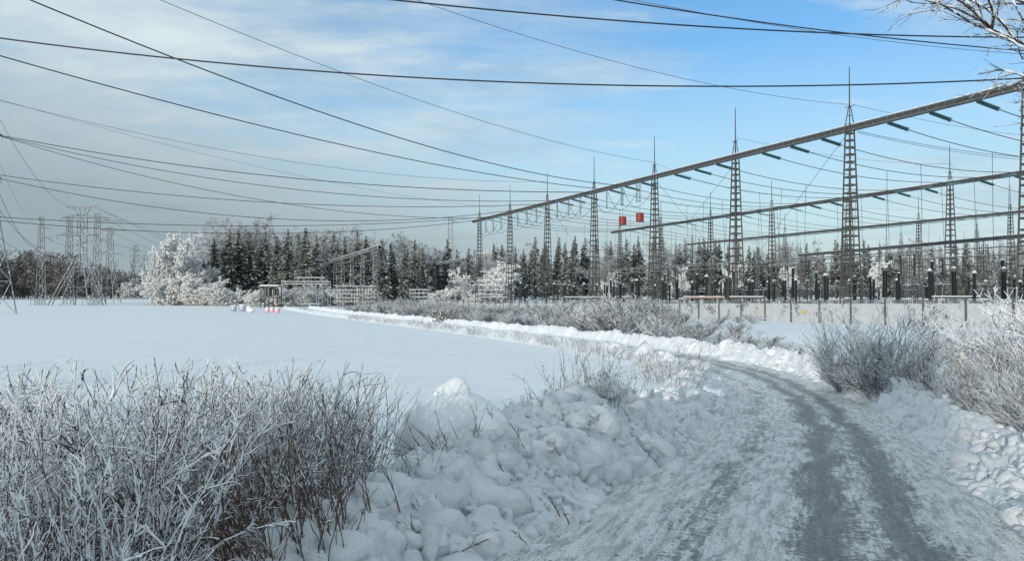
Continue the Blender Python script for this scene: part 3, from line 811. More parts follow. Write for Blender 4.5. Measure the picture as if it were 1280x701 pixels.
# more single masts far in the yard
def mast_single(px, Y, ytop, label):
    p = at(px, 370, Y); z = gz(p.x, Y); H = at(px, ytop, Y).z - z
    e = empty('lightning_mast', (p.x, Y, z), label, 'mast', 'thin lightning masts deep in the yard')
    s = H/29.0
    k = link('mast', mmesh, e); k.scale = (s, s, s); k2 = link('lightning_rod', rmesh, k)
for px, Y, yt in ((1127, 285, 276), (1206, 300, 288), (1222, 250, 262), (1100, 240, 300), (1001, 270, 300), (845, 262, 290), (947, 290, 296), (1175, 310, 296)):
    mast_single(px, Y, yt, 'thin lattice mast with a rod standing deep in the large switchyard')

# lattice towers
def tower(name, px, Y, ytop, base, topw, arms, label, m='tower', waist=None, horns=False, leg=.16, legw=None, lx=0):
    p = at(px, 370, Y); z = gz(p.x, Y); o = Vector((p.x, Y, z)); H = at(px, ytop, Y).z - z
    root = empty(name, o, label, 'pylon'); mb = MB()
    def w(t):
        if waist:
            tw, ww = waist
            return base+(ww-base)*t/tw if t < tw else ww+(topw-ww)*(t-tw)/(1-tw)
        return base+(topw-base)*t
    n = max(6, int(H/max(2.4, (base+topw)*.60)))
    ts = [ (i/n)**.9 for i in range(n+1)]
    cs = ((-1, -1), (1, -1), (1, 1), (-1, 1))
    for i in range(n):
        t, t2 = ts[i], ts[i+1]; a, b_ = w(t)/2, w(t2)/2
        for k in range(4):
            c, d = cs[k], cs[(k+1) % 4]
            mb.bar(Vector((c[0]*a, c[1]*a, t*H-(.4 if i == 0 else 0))), Vector((c[0]*b_, c[1]*b_, t2*H)), leg)
            mb.bar(Vector((c[0]*a, c[1]*a, t*H)), Vector((d[0]*b_, d[1]*b_, t2*H)), leg*.5)
            mb.bar(Vector((c[0]*b_, c[1]*b_, t2*H)), Vector((d[0]*b_, d[1]*b_, t2*H)), leg*.5)
    mb.build('body', M[m], root)
    for (ya, l, rr) in arms:
        za = at(px, ya, Y).z - z; am = MB(); t = za/H; hw = w(min(1, max(0, t)))/2
        for s_, L in ((-1, l), (1, rr)):
            if L <= 0: continue
            tip = Vector((s_*L, 0, za))
            for yy in (-hw, hw):
                am.bar(Vector((s_*hw, yy, za)), tip, leg*.75); am.bar(Vector((s_*hw, yy, za+max(.5, L*.16))), tip, leg*.55)
            for f in (.3, .6): am.bar(Vector((s_*(hw+(L-hw)*f), hw*(1-f), za)), Vector((s_*(hw+(L-hw)*f), -hw*(1-f), za+max(.5, L*.16)*(1-f))), leg*.5)
            am.tube([tip, tip+Vector((0, 0, -1.3))], .06, 5)
        am.build('crossarm', M[m], root)
    return root
Q = 240/995
tw = tower('pylon', 102, 238, 268, 8.6, 1.9, [(272, 6.4, 5.2), (294, 7.2, 5.0)], 'widest snow lined pylon with splayed legs and forked top', waist=(.45, 1.9), leg=.2)
H_ = at(102, 268, 238).z - gz(at(102, 370, 238).x, 238)
hm = MB()
for s_ in (-1, 1):
    hm.bar((s_*.9, 0, H_-.5), (s_*3.0, 0, H_+2.6), .18); hm.bar((s_*.3, 0, H_-.5), (s_*1.0, 0, H_+2.3), .14); hm.bar((s_*3.0, 0, H_+2.6), (s_*5.0, 0, H_+2.0), .14)
    hm.bar((0, 0, H_+2.1), (s_*4.2, 0, H_+2.6), .16)
    for k in range(4): hm.bar((s_*k*.8, 0, H_+2.1+.1*k), (s_*(k*.8+.4), 0, H_+1.2+.3*k), .08)
hm.build('forked_top', M['tower'], tw)
for s_ in (-1, 1):
    st = MB(); st.bar((s_*1.6, -1, H_*.52), (s_*(9.5 if s_ < 0 else 7), -1, 0), .28); st.bar((s_*1.6, 1, H_*.52), (s_*(9.5 if s_ < 0 else 7), 1, 0), .22); st.build('strut', M['tower'], tw)
tower('pylon', 51, 236, 271, 2.0, .9, [(285, 0, 2.6), (297, 0, 3.0)], 'slender pylon left of the widest one, short arms on its right', leg=.15)
tower('pylon', 86, 244, 270, 2.1, 1.0, [(294, 4.0, 1.0)], 'slender pylon just behind the widest one on its left', leg=.15)
tower('pylon', 121, 236, 267, 2.2, 1.0, [(272, .0, 3.5), (300, 0, 4.0)], 'slender pylon just right of the widest one', leg=.16)
tower('pylon', 137, 262, 284, 5.2, 1.3, [(275.5, 3, 3.6), (288, 3.5, 5), (317, 4.2, 4.2)], 'tapered pylon furthest right in the cluster, wide criss cross legs', leg=.17, waist=(.5, 1.6))
tower('pylon', 169.5, 420, 307, 3.4, 1.4, [(312, 3, 3), (320, 3.4, 3.4)], 'distant pylon above the rimed bush at the end of the field', leg=.2)
tower('pylon', 181, 560, 318, 4.2, 1.6, [(324, 4.5, 4.5)], 'furthest and smallest pylon just left of the white trees', leg=.22)
tower('pylon', 563, 335, 272, 3.0, 1.5, [(277, .8, 3)], 'slender pylon rising above the spruces left of the long gantry', 'galv', leg=.22)
tower('pylon', -14, 150, 95, 6.6, 1.5, [(168, 4.5, 2.2), (222, 5, 2.1), (275, 5.5, 2.1)], 'near pylon at the left photo edge, only one snowy leg in view', leg=.17, waist=(.42, 2.0))
# low metal frames round the pylon feet
for px, lab in ((47, 'low snowy railing at the foot of the slender left pylon'), (112, 'low snowy railing at the foot of the right slender pylon')):
    p = at(px, 370, 232); z = gz(p.x, 232); mb = MB()
    for k in range(5): mb.bar((p.x-2+k, 232, z-.2), (p.x-2+k, 232, z+1.9), .12)
    mb.bar((p.x-2, 232, z+1.9), (p.x+2, 232, z+1.9), .12)
    tag(mb.build('railing', M['tower'], None, (p.x, 232, z)), lab, 'railing')

# ------------------------------------------------------------------ wires
def wire3(name, p0, pm, p1, t0, t1, r, label, m='wire', n=40, group=None):
    """p = (px, py, Y); pm = (px, py) through which the sag passes; t0..t1 how far it runs along the chord"""
    A, B = at(*p0), at(*p1)
    k = (pm[0]-CX)/F
    def xat(t):
        q = A.lerp(B, t); return q.x - k*at(pm[0], pm[1], q.y).x/max(1e-6, k*q.y)*q.y/1.0 if False else q.x/q.y
    lo, hi = 0.0, 1.0
    s = 1 if xat(1) > xat(0) else -1
    for _ in range(50):
        mid = (lo+hi)/2
        if s*(xat(mid)-at(pm[0], pm[1], A.lerp(B, mid).y).x/A.lerp(B, mid).y) < 0: lo = mid
        else: hi = mid
    t = (lo+hi)/2; q = A.lerp(B, t); zm = at(pm[0], pm[1], q.y).z
    c = (zm - (A.z+(B.z-A.z)*t)) / (t*(t-1))          # z = chord + c t (t-1)
    pts = []
    for i in range(n+1):
        tt = t0+(t1-t0)*i/n; w_ = A.lerp(B, tt); pts.append((w_.x, w_.y, w_.z + c*tt*(tt-1)))
    mb = MB(); mb.tube(pts, r, 5, cap=True)
    o = mb.build(name, M[m], None, pts[0], True)
    return tag(o, label, 'power line', group)
W = lambda *a, **k: wire3('power_line', *a, **k)
W((0, 48, 62), (640, 103), (1280, 98, 62), -.25, 1.25, .062, 'thick power line crossing the whole sky, lowest of the near ones')
W((490, 0, 58), (960, 38), (1280, 47, 66), -.5, 1.2, .062, 'thick power line across the upper sky, ending at the right branch')
W((768, 0, 58), (1060, 42), (1235, 60, 66), -.7, 1.2, .052, 'thick power line dipping from the top edge near the upper right')
W((790, 0, 66), (1060, 45.5), (1205, 62, 74), -.6, 1.3, .024, 'thin line running just under the thick one at the upper right', m='thinwire')
def gp(px):
    s_ = min(np.linspace(-2.5, 6.6, 1821), key=lambda q: abs(CX+F*(38.7-7.83*q)/(90.9+18.72*q)-px))
    Y = 90.9+18.72*s_; dy = (21.0-EYE)/Y; th = math.atan(dy)-PITCH
    return (px, CY-F*math.tan(th)-1.0, Y-.4)
W((37, 0, 60), (400, 140), gp(772), -.3, 1, .060, 'power line falling steeply from the upper left corner to the gantry')
W((0, 70, 72), (400, 175), gp(752), -.3, 1, .060, 'power line falling from the left edge below the steepest one')
W((200, 0, 66), (420, 88), (819, 203.5, 129.5), -.3, 1, .028, 'thin earth wire falling from the top left to a gantry mast tip', m='thinwire')
W((520, 0, 60), (760, 75), (1062, 131, 90.9), -.3, 1, .022, 'thin earth wire falling from the top centre to the nearest mast tip', m='thinwire')
W((1066, 131, 90.9), (1180, 155), (1285, 170, 125), 0, 1.3, .022, 'thin earth wire leaving the nearest mast tip to the right', m='thinwire')
W((-6, 168, 150), (320, 218), gp(736), 0, 1, .075, 'highest of three power lines leaving the left edge together', m='wire')
W((-6, 168.5, 150), (320, 231), gp(694), 0, 1, .060, 'middle one of three power lines leaving the left edge together')
W((-4, 169, 151), (320, 249), gp(606), 0, 1, .058, 'lowest of three power lines leaving the left edge together')
W((-6, 218, 150), (320, 252), gp(676), 0, 1, .062, 'flat power line from the left edge at half sky height')
W((-6, 222, 150), (320, 272), gp(650), 0, 1, .062, 'sagging power line from the left edge that climbs to the gantry')
W((-6, 271, 150), (320, 282.5), gp(612), 0, 1, .064, 'nearly level power line just above the left pylons')
W((-6, 275.5, 150), (320, 292), gp(594), 0, 1, .064, 'lowest power line, sagging over the spruce tops to the gantry')
W((0, 126, 110), (320, 195), (685, 227, 167), -.2, 1, .030, 'faint thin line in the left sky below the thick ones', m='thinwire')
W((-10, 122, 118), (150, 166), (620, 260, 210), -.2, 1, .022, 'faintest thin line in the left sky, dropping furthest', m='thinwire')
W((0, 150, 150), (40, 215), (97, 262, 238), -.15, 1, .040, 'thin wire dropping steeply at the left edge to the widest pylon', m='thinwire')
W((0, 243, 150), (22, 288), (52, 308, 236), -.1, 1, .050, 'short wire dropping at the left edge to the slender left pylon', m='thinwire')
W((0, 263, 150), (22, 290), (56, 310, 236), -.1, 1, .050, 'short wire just below its neighbour beside the slender left pylon', m='thinwire')
W((0, 298, 150), (12, 306), (24, 312, 300), -.1, 1, .050, 'lowest short wire at the left edge above the brown wood', m='thinwire')
W((0, 205, 150), (20, 250), (42, 280, 260), -.1, 1, .028, 'faint short wire at the left edge between the two bundles', m='thinwire')
for i, (a, mm_, b_) in enumerate([((120, 258, 238), (170, 283), (245, 318, 420)), ((122, 262, 238), (160, 277), (240, 312, 400)), ((135, 275, 262), (190, 302), (250, 322, 430)), ((140, 291, 262), (190, 312), (240, 325, 420)), ((122, 300, 240), (170, 312), (225, 324, 430)), ((60, 298, 236), (78, 306), (118, 299, 238))]):
    W(a, mm_, b_, 0, 1, .045, 'thin wire among the bundle strung between the left pylons', m='thinwire', group='thin wires between the left pylons')
for i, (a, mm_, b_) in enumerate([((405, 331, 244), (380, 337), (340, 346, 250)), ((405, 333, 244), (370, 343), (325, 352, 250)), ((412, 329, 240), (372, 333), (335, 342, 270)), ((526, 334, 263), (490, 334.5), (440, 334, 250))]):
    W(a, mm_, b_, 0, 1, .05, 'pale rimed wire at the left end of the small gantry', m='tower', group='rimed wires of the small switchyard')

# insulator string, hanging down -Z from its top
def string_mesh(L, n, R_):
    prof = [(.03, 0), (.03, -.25)]
    for k in range(n):
        z = -.3-(L-.6)*k/n; prof += [(.05, z), (R_, z-.05), (R_*.9, z-.09), (.05, z-.11)]
    prof += [(.04, -L+.2), (.04, -L)]
    prof = [(r_, z) for r_, z in prof]
    mb = MB(); mb.lathe(prof[::-1], sides=8)
    a = [(.22*math.cos(w_), .22*math.sin(w_), -L+.35) for w_ in np.linspace(0, 6.28, 13)]
    mb.tube(a, .025, 4)
    return mb.mesh('insulator_string', M['glass'])
STR = string_mesh(3.6, 13, .23)
STR_S = string_mesh(3.6, 7, .19)
def insulator(p, d, label, group, me=STR):
    o = link('insulator_string', me, None, p)
    o.rotation_mode = 'QUATERNION'; o.rotation_quaternion = Vector((0, 0, -1)).rotation_difference(Vector(d).normalized())
    return tag(o, label, 'insulator', group)
def span(A, B, sag, r, label, group, L=3.6, ins=(True, True), lab_i='', gi=''):
    pts = []; ch = B-A
    for i in range(25):
        t = i/24; q = A+ch*t; pts.append(q+Vector((0, 0, 4*sag*t*(t-1))))
    d0 = (pts[2]-pts[0]).normalized(); d1 = (pts[-3]-pts[-1]).normalized()
    me = STR if A.y < 170 else STR_S
    if ins[0]: insulator(A, d0, lab_i, gi, me)
    if ins[1]: insulator(B, d1, lab_i, gi, me)
    tt = L/ch.length
    keep = [A+d0*L if ins[0] else A] + [p for i, p in enumerate(pts) if tt < i/24 < 1-tt] + [B+d1*L if ins[1] else B]
    mb = MB(); mb.tube(keep, r, 5)
    tag(mb.build('span_wire', M['wire'], None, tuple(keep[0]), True), label, 'power line', group)
    return keep
DROPS = []
def on_line(g, s): # s in mast units along gantry g
    a, b_ = Vector((*g[2], 0)), Vector((*g[3], 0)); return a+(b_-a)*(s-2)
names = ['first', 'second', 'third', 'fourth', 'fifth', 'sixth', 'seventh', 'eighth']
for bay in range(8):
    for ph in range(3):
        s = bay+.24+.26*ph
        A = on_line(g1, s); A.z = z1-.22
        # matching point on gantry 2: same distance along GD
        rel2 = (A-Vector((*g2[0], 0))).dot(GD); B = Vector((*g2[0], 0))+GD*rel2; B.z = z1-.22
        A = A+GP*.27; B = B-GP*.27
        wl = 'sagging span wire between the first and second tall gantry'
        k = span(A, B, 2.4, .045, wl, 'span wires between first and second gantry', lab_i='teal glass insulator string at the end of a first to second gantry span', gi='tension insulators of the front spans')
        if bay >= 0: DROPS.append((k[len(k)//3], 6.2)); DROPS.append((k[2*len(k)//3], 6.6))
for bay in range(0, 7):
    for ph in range(3):
        s = bay+.24+.26*ph
        A = on_line(g2, s); A.z = z1-.22
        rel2 = (A-Vector((*g3[0], 0))).dot(GD); B = Vector((*g3[0], 0))+GD*rel2; B.z = z1-.22
        if rel2 < -25: continue
        A = A+GP*.27; B = B-GP*.27
        k = span(A, B, 2.6, .045, 'sagging span wire between the second and third tall gantry', 'span wires between second and third gantry', lab_i='teal insulator string at the end of a second to third gantry span', gi='tension insulators of the rear spans')
        if ph != 1: DROPS.append((k[len(k)//2], 6.0))
for p, ztop in DROPS:
    mb = MB(); r = random.Random(int(p.x*100))
    g = gz(p.x, p.y); q = Vector((p.x+r.uniform(-.5, .5), p.y+r.uniform(-.5, .5), g+ztop))
    mb.tube([p, p.lerp(q, .5)+Vector((r.uniform(-.3, .3), 0, 0)), q], .028, 4)
    tag(mb.build('dropper_wire', M['thinwire'], None, tuple(p)), 'thin vertical dropper wire hanging from a span down to the yard gear', 'power line', 'vertical dropper wires of the yard')
# hanging strings on the near gantry, with jumper loops and the two red boxes
VS = [(b_+f) for b_ in range(4, 8) for f in (.25, .5, .75)]
for s in VS:
    A = on_line(g1, s)-GP*.2; A.z = z1-.24
    insulator(A, (0, 0, -1), 'vertical teal insulator string hanging under the far half of the nearest gantry', 'hanging insulators of the nearest gantry')
    C0 = A+GP*3.2+Vector((0, 0, -1.0)); C1 = A-GP*2.6+Vector((0, 0, -1.2)); mb = MB(); pts = []
    for i in range(17):
        t = i/16; q = C0.lerp(C1, t)+Vector((0, 0, 4*3.0*t*(t-1)*(1-.25*math.cos(t*3)))); pts.append(q)
    mb.tube(pts, .035, 5)
    tag(mb.build('jumper_wire', M['wire'], None, tuple(pts[0]), True), 'slack jumper loop hanging under the beam of the nearest gantry', 'power line', 'jumper loops of the nearest gantry')
for px, py, lab in ((778.5, 276, 'red box hanging under the nearest gantry, left one of two'), (800, 272, 'red box hanging under the nearest gantry, right one of two')):
    s = 3.45 if px > 790 else 3.75
    # find beam point with this px
    best = min(np.linspace(3, 6, 601), key=lambda s_: abs(640+F*on_line(g1, s_).x/on_line(g1, s_).y-px))
    A = on_line(g1, best); A.z = z1-.24
    insulator(A, (0, 0, -1), 'vertical insulator string above the %s hanging red box' % ('left' if px < 790 else 'right'), 'hanging insulators of the nearest gantry')
    zc = at(px, py, A.y).z; e = empty('line_trap', (A.x, A.y, zc), lab, 'line trap')
    mb = MB(); mb.lathe([(.55, -.68), (.65, -.64), (.65, .64), (.55, .68)], sides=14); mb.build('drum', M['red'], e)
    mb = MB(); mb.box((0, 0, .72), (1.4, .16, .08)); mb.box((0, 0, -.72), (1.4, .16, .08)); mb.box((0, 0, .72), (.16, 1.4, .08)); mb.box((0, 0, -.72), (.16, 1.4, .08)); mb.build('clamp_bars', M['mast'], e)
    mb = MB(); mb.tube([(0, 0, .85), (0, 0, z1-.24-3.6-zc)], .05, 5); mb.build('hanger', M['galv'], e)
# diagonal stay wires
for (a, b_, lab) in (((1057, 170, 90.9), (945, 320, 130), 'long diagonal wire from the nearest mast down to the yard'), ((917, 207, 109.3), (855, 285, 140), 'diagonal wire from the second mast down to the yard'), ((822, 228, 129.5), (905, 330, 150), 'diagonal wire from the third mast down to the right'), ((690, 262, 167), (735, 330, 185), 'faint diagonal wire from the fifth mast down to the right')):
    mb = MB(); mb.tube([at(*a), at(*b_)], .028, 4); tag(mb.build('stay_wire', M['thinwire'], None, tuple(at(*a))), lab, 'power line')
# twin lines leaving right below the nearest beam
W((1072, 164, 91), (1180, 185), (1285, 197, 112), 0, 1.3, .032, 'upper of two close lines leaving the nearest mast to the right', m='thinwire')
W((1072, 166, 91), (1180, 187.5), (1285, 200, 114), 0, 1.3, .028, 'lower of two close lines leaving the nearest mast to the right', m='thinwire')
# earth wires between the mast tips
for i, (a, b_) in enumerate([((920, 172, 109.3), (1189, 205, 136)), ((819, 204, 129.5), (962, 243, 178)), ((743, 226, 149), (884, 258, 199)), ((1189, 206, 136), (1262, 240, 185)), ((884, 258, 199), (983, 268, 254)), ((962, 243, 178), (1147, 262, 208))]):
    A, B = at(*a), at(*b_); mb = MB(); mb.tube([A.lerp(B, t)+Vector((0, 0, 4*1.0*t*(t-1))) for t in np.linspace(0, 1, 13)], .020, 4)
    tag(mb.build('earth_wire', M['thinwire'], None, tuple(A)), 'thin earth wire strung between mast tips of neighbouring gantries', 'power line', 'earth wires between mast tips')

# ------------------------------------------------------------------ yard gear
def sheds(n, L, R_, r_):
    p = []
    for k in range(n):
        z = L*k/n; p += [(r_, z), (R_, z+L/n*.35), (r_, z+L/n*.7)]
    return p+[(r_, L)]
def pedestal(h, w_=.5):
    mb = MB()
    for a, b_ in ((-1, -1), (1, -1), (1, 1), (-1, 1)): mb.bar((a*w_/2, b_*w_/2, -.4), (a*w_*.42, b_*w_*.42, h), .09)
    z = .5
    while z < h: 
        for a, b_, c, d in ((-1, -1, 1, -1), (1, -1, 1, 1), (1, 1, -1, 1), (-1, 1, -1, -1)): mb.bar((a*w_*.47, b_*w_*.47, z), (c*w_*.47, d*w_*.47, z), .07)
        z += .6
    mb.box((0, 0, h+.04), (w_*1.3, w_*1.3, .08)); return mb
def snowcap(x, y, z, w_, mb): mb.blob((x, y, z), w_, w_, w_*.5, int(x*77+z*31) & 9999, .2, 1)
def gear_post():
    e = empty('post_insulator', (0, 0, 0)); e['category'] = 'insulator'
    pedestal(2.4).build('pedestal', M['mast'], e)
    mb = MB(); mb.lathe(sheds(16, 3.6, .24, .18), (0, 0, 2.5), 10); mb.build('column', M['dark'], e)
    mb = MB(); mb.lathe([(.30, 0), (.34, .1), (.20, .3)], (0, 0, 6.1), 10); mb.build('cap', M['galv'], e)
    mb = MB(); snowcap(0, 0, 6.42, .17, mb); mb.build('snow_cap', M['snow'], e, smooth_=True); return e
def gear_ct():
    e = empty('current_transformer', (0, 0, 0)); e['category'] = 'transformer'
    pedestal(2.2, .7).build('pedestal', M['mast'], e)
    mb = MB(); mb.box((0, 0, 2.6), (.9, .9, .7)); mb.build('tank', M['galv'], e)
    mb = MB(); mb.lathe(sheds(18, 3.6, .38, .29), (0, 0, 2.95), 12); mb.build('column', M['dark'], e)
    mb = MB(); mb.lathe([(.3, 0), (.44, .15), (.44, .5), (.3, .65)], (0, 0, 6.5), 12); mb.build('head', M['mast'], e)
    mb = MB(); snowcap(0, 0, 7.15, .28, mb); mb.build('snow_cap', M['snow'], e, smooth_=True); return e
def gear_breaker():
    e = empty('circuit_breaker', (0, 0, 0)); e['category'] = 'circuit breaker'
    pedestal(2.8, .6).build('pedestal', M['mast'], e)
    mb = MB(); mb.box((.5, 0, 1.5), (.5, .7, 1.1)); mb.build('drive_box', M['galv'], e)
    mb = MB(); mb.lathe(sheds(14, 3.0, .29, .22), (0, 0, 2.9), 10); mb.build('column', M['dark'], e)
    mb = MB(); mb.lathe(sheds(7, 1.5, .24, .18), (0, 0, 5.95), 10); mb.build('chamber', M['dark'], e)
    mb = MB(); snowcap(0, 0, 7.5, .22, mb); mb.build('snow_cap', M['snow'], e, smooth_=True); return e
def gear_disc():
    e = empty('disconnector', (0, 0, 0)); e['category'] = 'disconnector'
    for s_ in (-1.6, 1.6):
        mb = pedestal(2.6, .45); mb.v = [(x+s_, y, z) for x, y, z in mb.v]; mb.build('pedestal', M['mast'], e)
        mb = MB(); mb.lathe(sheds(11, 2.2, .2, .13), (s_, 0, 2.85), 9); mb.build('column', M['grey_porcelain'], e)
    mb = MB(); mb.box((0, 0, 2.75), (4.4, .35, .2)); mb.build('base_beam', M['galv'], e)
    mb = MB(); mb.tube([(-1.8, 0, 5.15), (1.8, 0, 5.15)], .06, 6); mb.bar((0, 0, 5.1), (.9, 0, 6.0), .08); mb.build('blade', M['galv'], e)
    mb = MB(); mb.box((0, 0, 2.91), (4.0, .3, .12)); mb.build('snow_cap', M['snow'], e); return e
post, ct, brk, dis = gear_post(), gear_ct(), gear_breaker(), gear_disc()
lay = [(6.5, post, 'slim black post insulator with a snow cap on a steel stand', 'black post insulators'), (11, ct, 'stout black instrument transformer with a domed head on a stand', 'instrument transformers'),
       (19, brk, 'black circuit breaker pole with two raised arms', 'circuit breaker poles'), (27, dis, 'grey disconnector on two stands with a bar across', 'disconnectors'),
       (36, post, 'slim black post insulator with a snow cap on a steel stand', 'black post insulators'), (43, dis, 'grey disconnector on two stands with a bar across', 'disconnectors')]
for bay in range(8):
    for ph in range(3):
        base = on_line(g1, bay+.24+.26*ph)
        for off, pr, lab, grp in lay:
            q = base+GP*(off+rng.uniform(-.6, .6))
            px = 640+F*q.x/q.y
            if px > 1320: continue
            w = ('nearest' if bay < 3 else 'middle' if bay < 5 else 'farthest')
            place(pr, (q.x, q.y, gz(q.x, q.y)), GA+math.pi/2, rng.uniform(.78, 1.04) if pr is not ct else rng.uniform(.75, .92), lab+' in the %s bays' % w, grp)
for bay in range(0, 7):
    for ph in range(3):
        base = on_line(g2, bay+.24+.26*ph)
        for off, pr, lab, grp in ((8, ct, lay[1][2], 'instrument transformers'), (22, dis, lay[3][2], 'disconnectors'), (38, post, lay[0][2], 'black post insulators')):
            q = base+GP*(off+rng.uniform(-.8, .8)); px = 640+F*q.x/q.y
            if px > 1300 or rng.random() < .15: continue
            place(pr, (q.x, q.y, gz(q.x, q.y)), GA+math.pi/2, rng.uniform(.85, 1.0), lab+' behind the second gantry', grp)
# tube busbars with their own stands
for off, z, s0, s1, lab in ((23, 7.6, 2.5, 8, 'long level busbar tube, second behind the front gantry'), (31, 8.4, 0, 8, 'long level busbar tube, third behind the front gantry'), (40, 7.8, 0, 8, 'long level busbar tube just before the second gantry')):
    A = on_line(g1, s0)+GP*off; B = on_line(g1, s1)+GP*off; e = empty('busbar', (A.x, A.y, gz(A.x, A.y)), lab, 'busbar'); o = e.location
    mb = MB(); mb.tube([Vector((A.x, A.y, z))-o, Vector((B.x, B.y, z))-o], .09, 6); mb.build('tube', M['mast'], e)
    for k in range(int((B-A).length/20)+1):
        q = A.lerp(B, min(1, (k*20+1)/(B-A).length)); g = gz(q.x, q.y); h = z-g
        mb = MB(); w_ = .25
        for a, b_ in ((-1, -1), (1, -1), (1, 1), (-1, 1)): mb.bar(Vector((q.x+a*w_, q.y+b_*w_, g-.3))-o, Vector((q.x+a*w_, q.y+b_*w_, g+h*.66))-o, .08)
        zz = g+.6
        while zz < g+h*.66: mb.box(Vector((q.x, q.y, zz))-o, (.5, .5, .06)); zz += .8
        mb.build('stand', M['mast'], e)
        mb = MB(); mb.lathe(sheds(9, h*.33, .17, .11), Vector((q.x, q.y, g+h*.66))-o, 8); mb.build('insulator', M['dark'], e)
# knee high cable ducts with snow behind the fence
for px0, px1, Y0, Y1, m_, lab in ((855, 905, 112, 112, 'duct', 'brown pipe duct behind the fence left of the second mast'), (705, 760, 138, 133, 'mast', 'low snow topped duct behind the middle of the fence'), (912, 955, 104, 101, 'mast', 'low snow topped duct behind the fence right of the second mast'), (600, 635, 185, 181, 'mast', 'stacked snow topped rack at the far end of the fence'), (1165, 1225, 90, 86, 'mast', 'long snow topped rail behind the fence at the right')):
    a, b_ = at(px0, 372, Y0), at(px1, 372, Y1); e = empty('cable_duct', (a.x, a.y, gz(a.x, a.y)), lab, 'duct'); o = e.location
    rz = math.atan2(b_.y-a.y, b_.x-a.x); L = (b_-a).length; c = (a+b_)/2; zt = at(640, 372, c.y).z
    mb = MB(); mb.box(c-o, (L, .4, .22), 0, rz); mb.build('tray', M[m_], e)
    mb = MB(); mb.box(c+Vector((0, 0, .16))-o, (L*.98, .36, .09), 0, rz); mb.build('snow_cap', M['snow'], e)
    for k in range(5):
        q = a.lerp(b_, (k+.5)/5); g = gz(q.x, q.y); mb = MB(); mb.box(Vector((q.x, q.y, (g-.3+zt)/2))-o, (.16, .16, zt-g+.25), 0, rz); mb.build('support', M['mast'], e)
# small switchyard: racks, frames, cabin
def rack(px, Y, wpx, ytop, ybot, nlev, ncol, label, m_='galv'):
    a, b_ = at(px, ytop, Y), at(px+wpx, ytop, Y); g = gz(a.x, Y); mb, sn = MB(), MB()
    zt = a.z; zb = at(px, ybot, Y).z; o = (a.x, Y, g)
    for dy in (0, 3):
        for k in range(ncol+1):
            x = a.x+(b_.x-a.x)*k/ncol; mb.bar((x, Y+dy, g-.3), (x, Y+dy, zt), .11)
        for l in range(nlev):
            z = zb+(zt-zb)*(l+1)/nlev; mb.bar((a.x, Y+dy, z), (b_.x, Y+dy, z), .11)
            sn.box(((a.x+b_.x)/2, Y+dy, z+.10), (b_.x-a.x, .14, .08))
    e = empty('busbar_rack', o, label, 'steel rack'); mb.build('frame', M[m_], e, o); sn.build('snow_cap', M['snow'], e, o); return e
rack(352, 212, 58, 352, 358, 2, 4, 'pale rimed rack of level bars left of the five mast gantry')
rack(368, 216, 35, 347, 350, 1, 2, 'short upper rimed rack beside the pale five mast gantry')
rack(560, 238, 34, 352, 362, 2, 5, 'pale rimed rack before the spruces near the far end of the long gantry')
rack(598, 196, 30, 351, 374, 4, 4, 'close barred grey rack at the far foot of the long gantry', 'galv')
rack(420, 200, 50, 358, 382, 5, 14, 'dense upright barred rack in front of the small gantry', 'mast')
rack(512, 215, 22, 362, 376, 3, 4, 'low barred rack among the bushes left of the long gantry', 'galv')
rack(372, 196, 26, 380, 392, 1, 4, 'low dark fence frame by the pink bales', 'mast')
p = at(339, 372, 205); g = gz(p.x, 205); e = empty('transformer_cabin', (p.x, 205, g), 'dark open sided cabin on stilts at the left of the small switchyard', 'cabin')
h0 = at(339, 372, 205).z-g; h1 = at(339, 358, 205).z-g
mb = MB(); mb.box((0, 0, h0), (4.6, 4, .35)); mb.build('floor', M['mast'], e)
mb = MB(); mb.box((0, 0, h1), (4.8, 4.2, .25)); mb.build('roof', M['mast'], e)
for x in (-2.1, -1.1, 0, 1.1, 2.1):
    for y in (-1.8, 1.8): mb = MB(); mb.bar((x, y, -.3), (x, y, h1), .22); mb.build('post', M['mast'], e)
mb = MB(); mb.box((-.9, 0, (h0+h1)/2), (1.5, 2.4, (h1-h0)*.75)); mb.build('cabinet', M['grey_porcelain'], e); mb = MB(); mb.box((1.2, 0, (h0+h1)/2), (.9, 2.4, (h1-h0)*.6)); mb.build('cabinet', M['grey_porcelain'], e)
mb = MB(); mb.box((0, 0, h1+.26), (4.7, 4.1, .25)); mb.build('snow_cap', M['snow'], e)

# wrapped bales
def bale(px, py, Y, w_, mname, label):
    p = at(px, py, Y); e = empty('wrapped_bale', p, label, 'bale'); r_ = w_/2
    mb = MB(); n = 14; prof = [(r_*.75, -r_*.95), (r_, -r_*.75), (r_*1.03, 0), (r_, r_*.75), (r_*.7, r_*.98)]
    mb.lathe(prof, sides=16); mb.build('wrap', M[mname], e, smooth_=True)
    mb = MB(); mb.blob((0, 0, r_*.98), r_*.85, r_*.85, r_*.22, int(px), .2, 2); mb.build('snow_cap', M['snow'], e, smooth_=True)
for px, py, Y, w_, m_, lab in ((334, 387.5, 150, .85, 'pink', 'pink wrapped bale, left one of three in a row'), (340, 387.5, 150, .85, 'pink', 'pink wrapped bale, middle one of three in a row'), (346.5, 388, 150, 1.0, 'pink', 'pink wrapped bale, right and largest of three in a row'),
                               (292, 385.5, 165, 1.2, 'lilac', 'lilac grey wrapped bale left of the snowy one'), (303, 385, 165, 1.35, 'lilac', 'larger lilac grey wrapped bale beside the smaller lilac one')):
    bale(px, py, Y, w_, m_, lab)
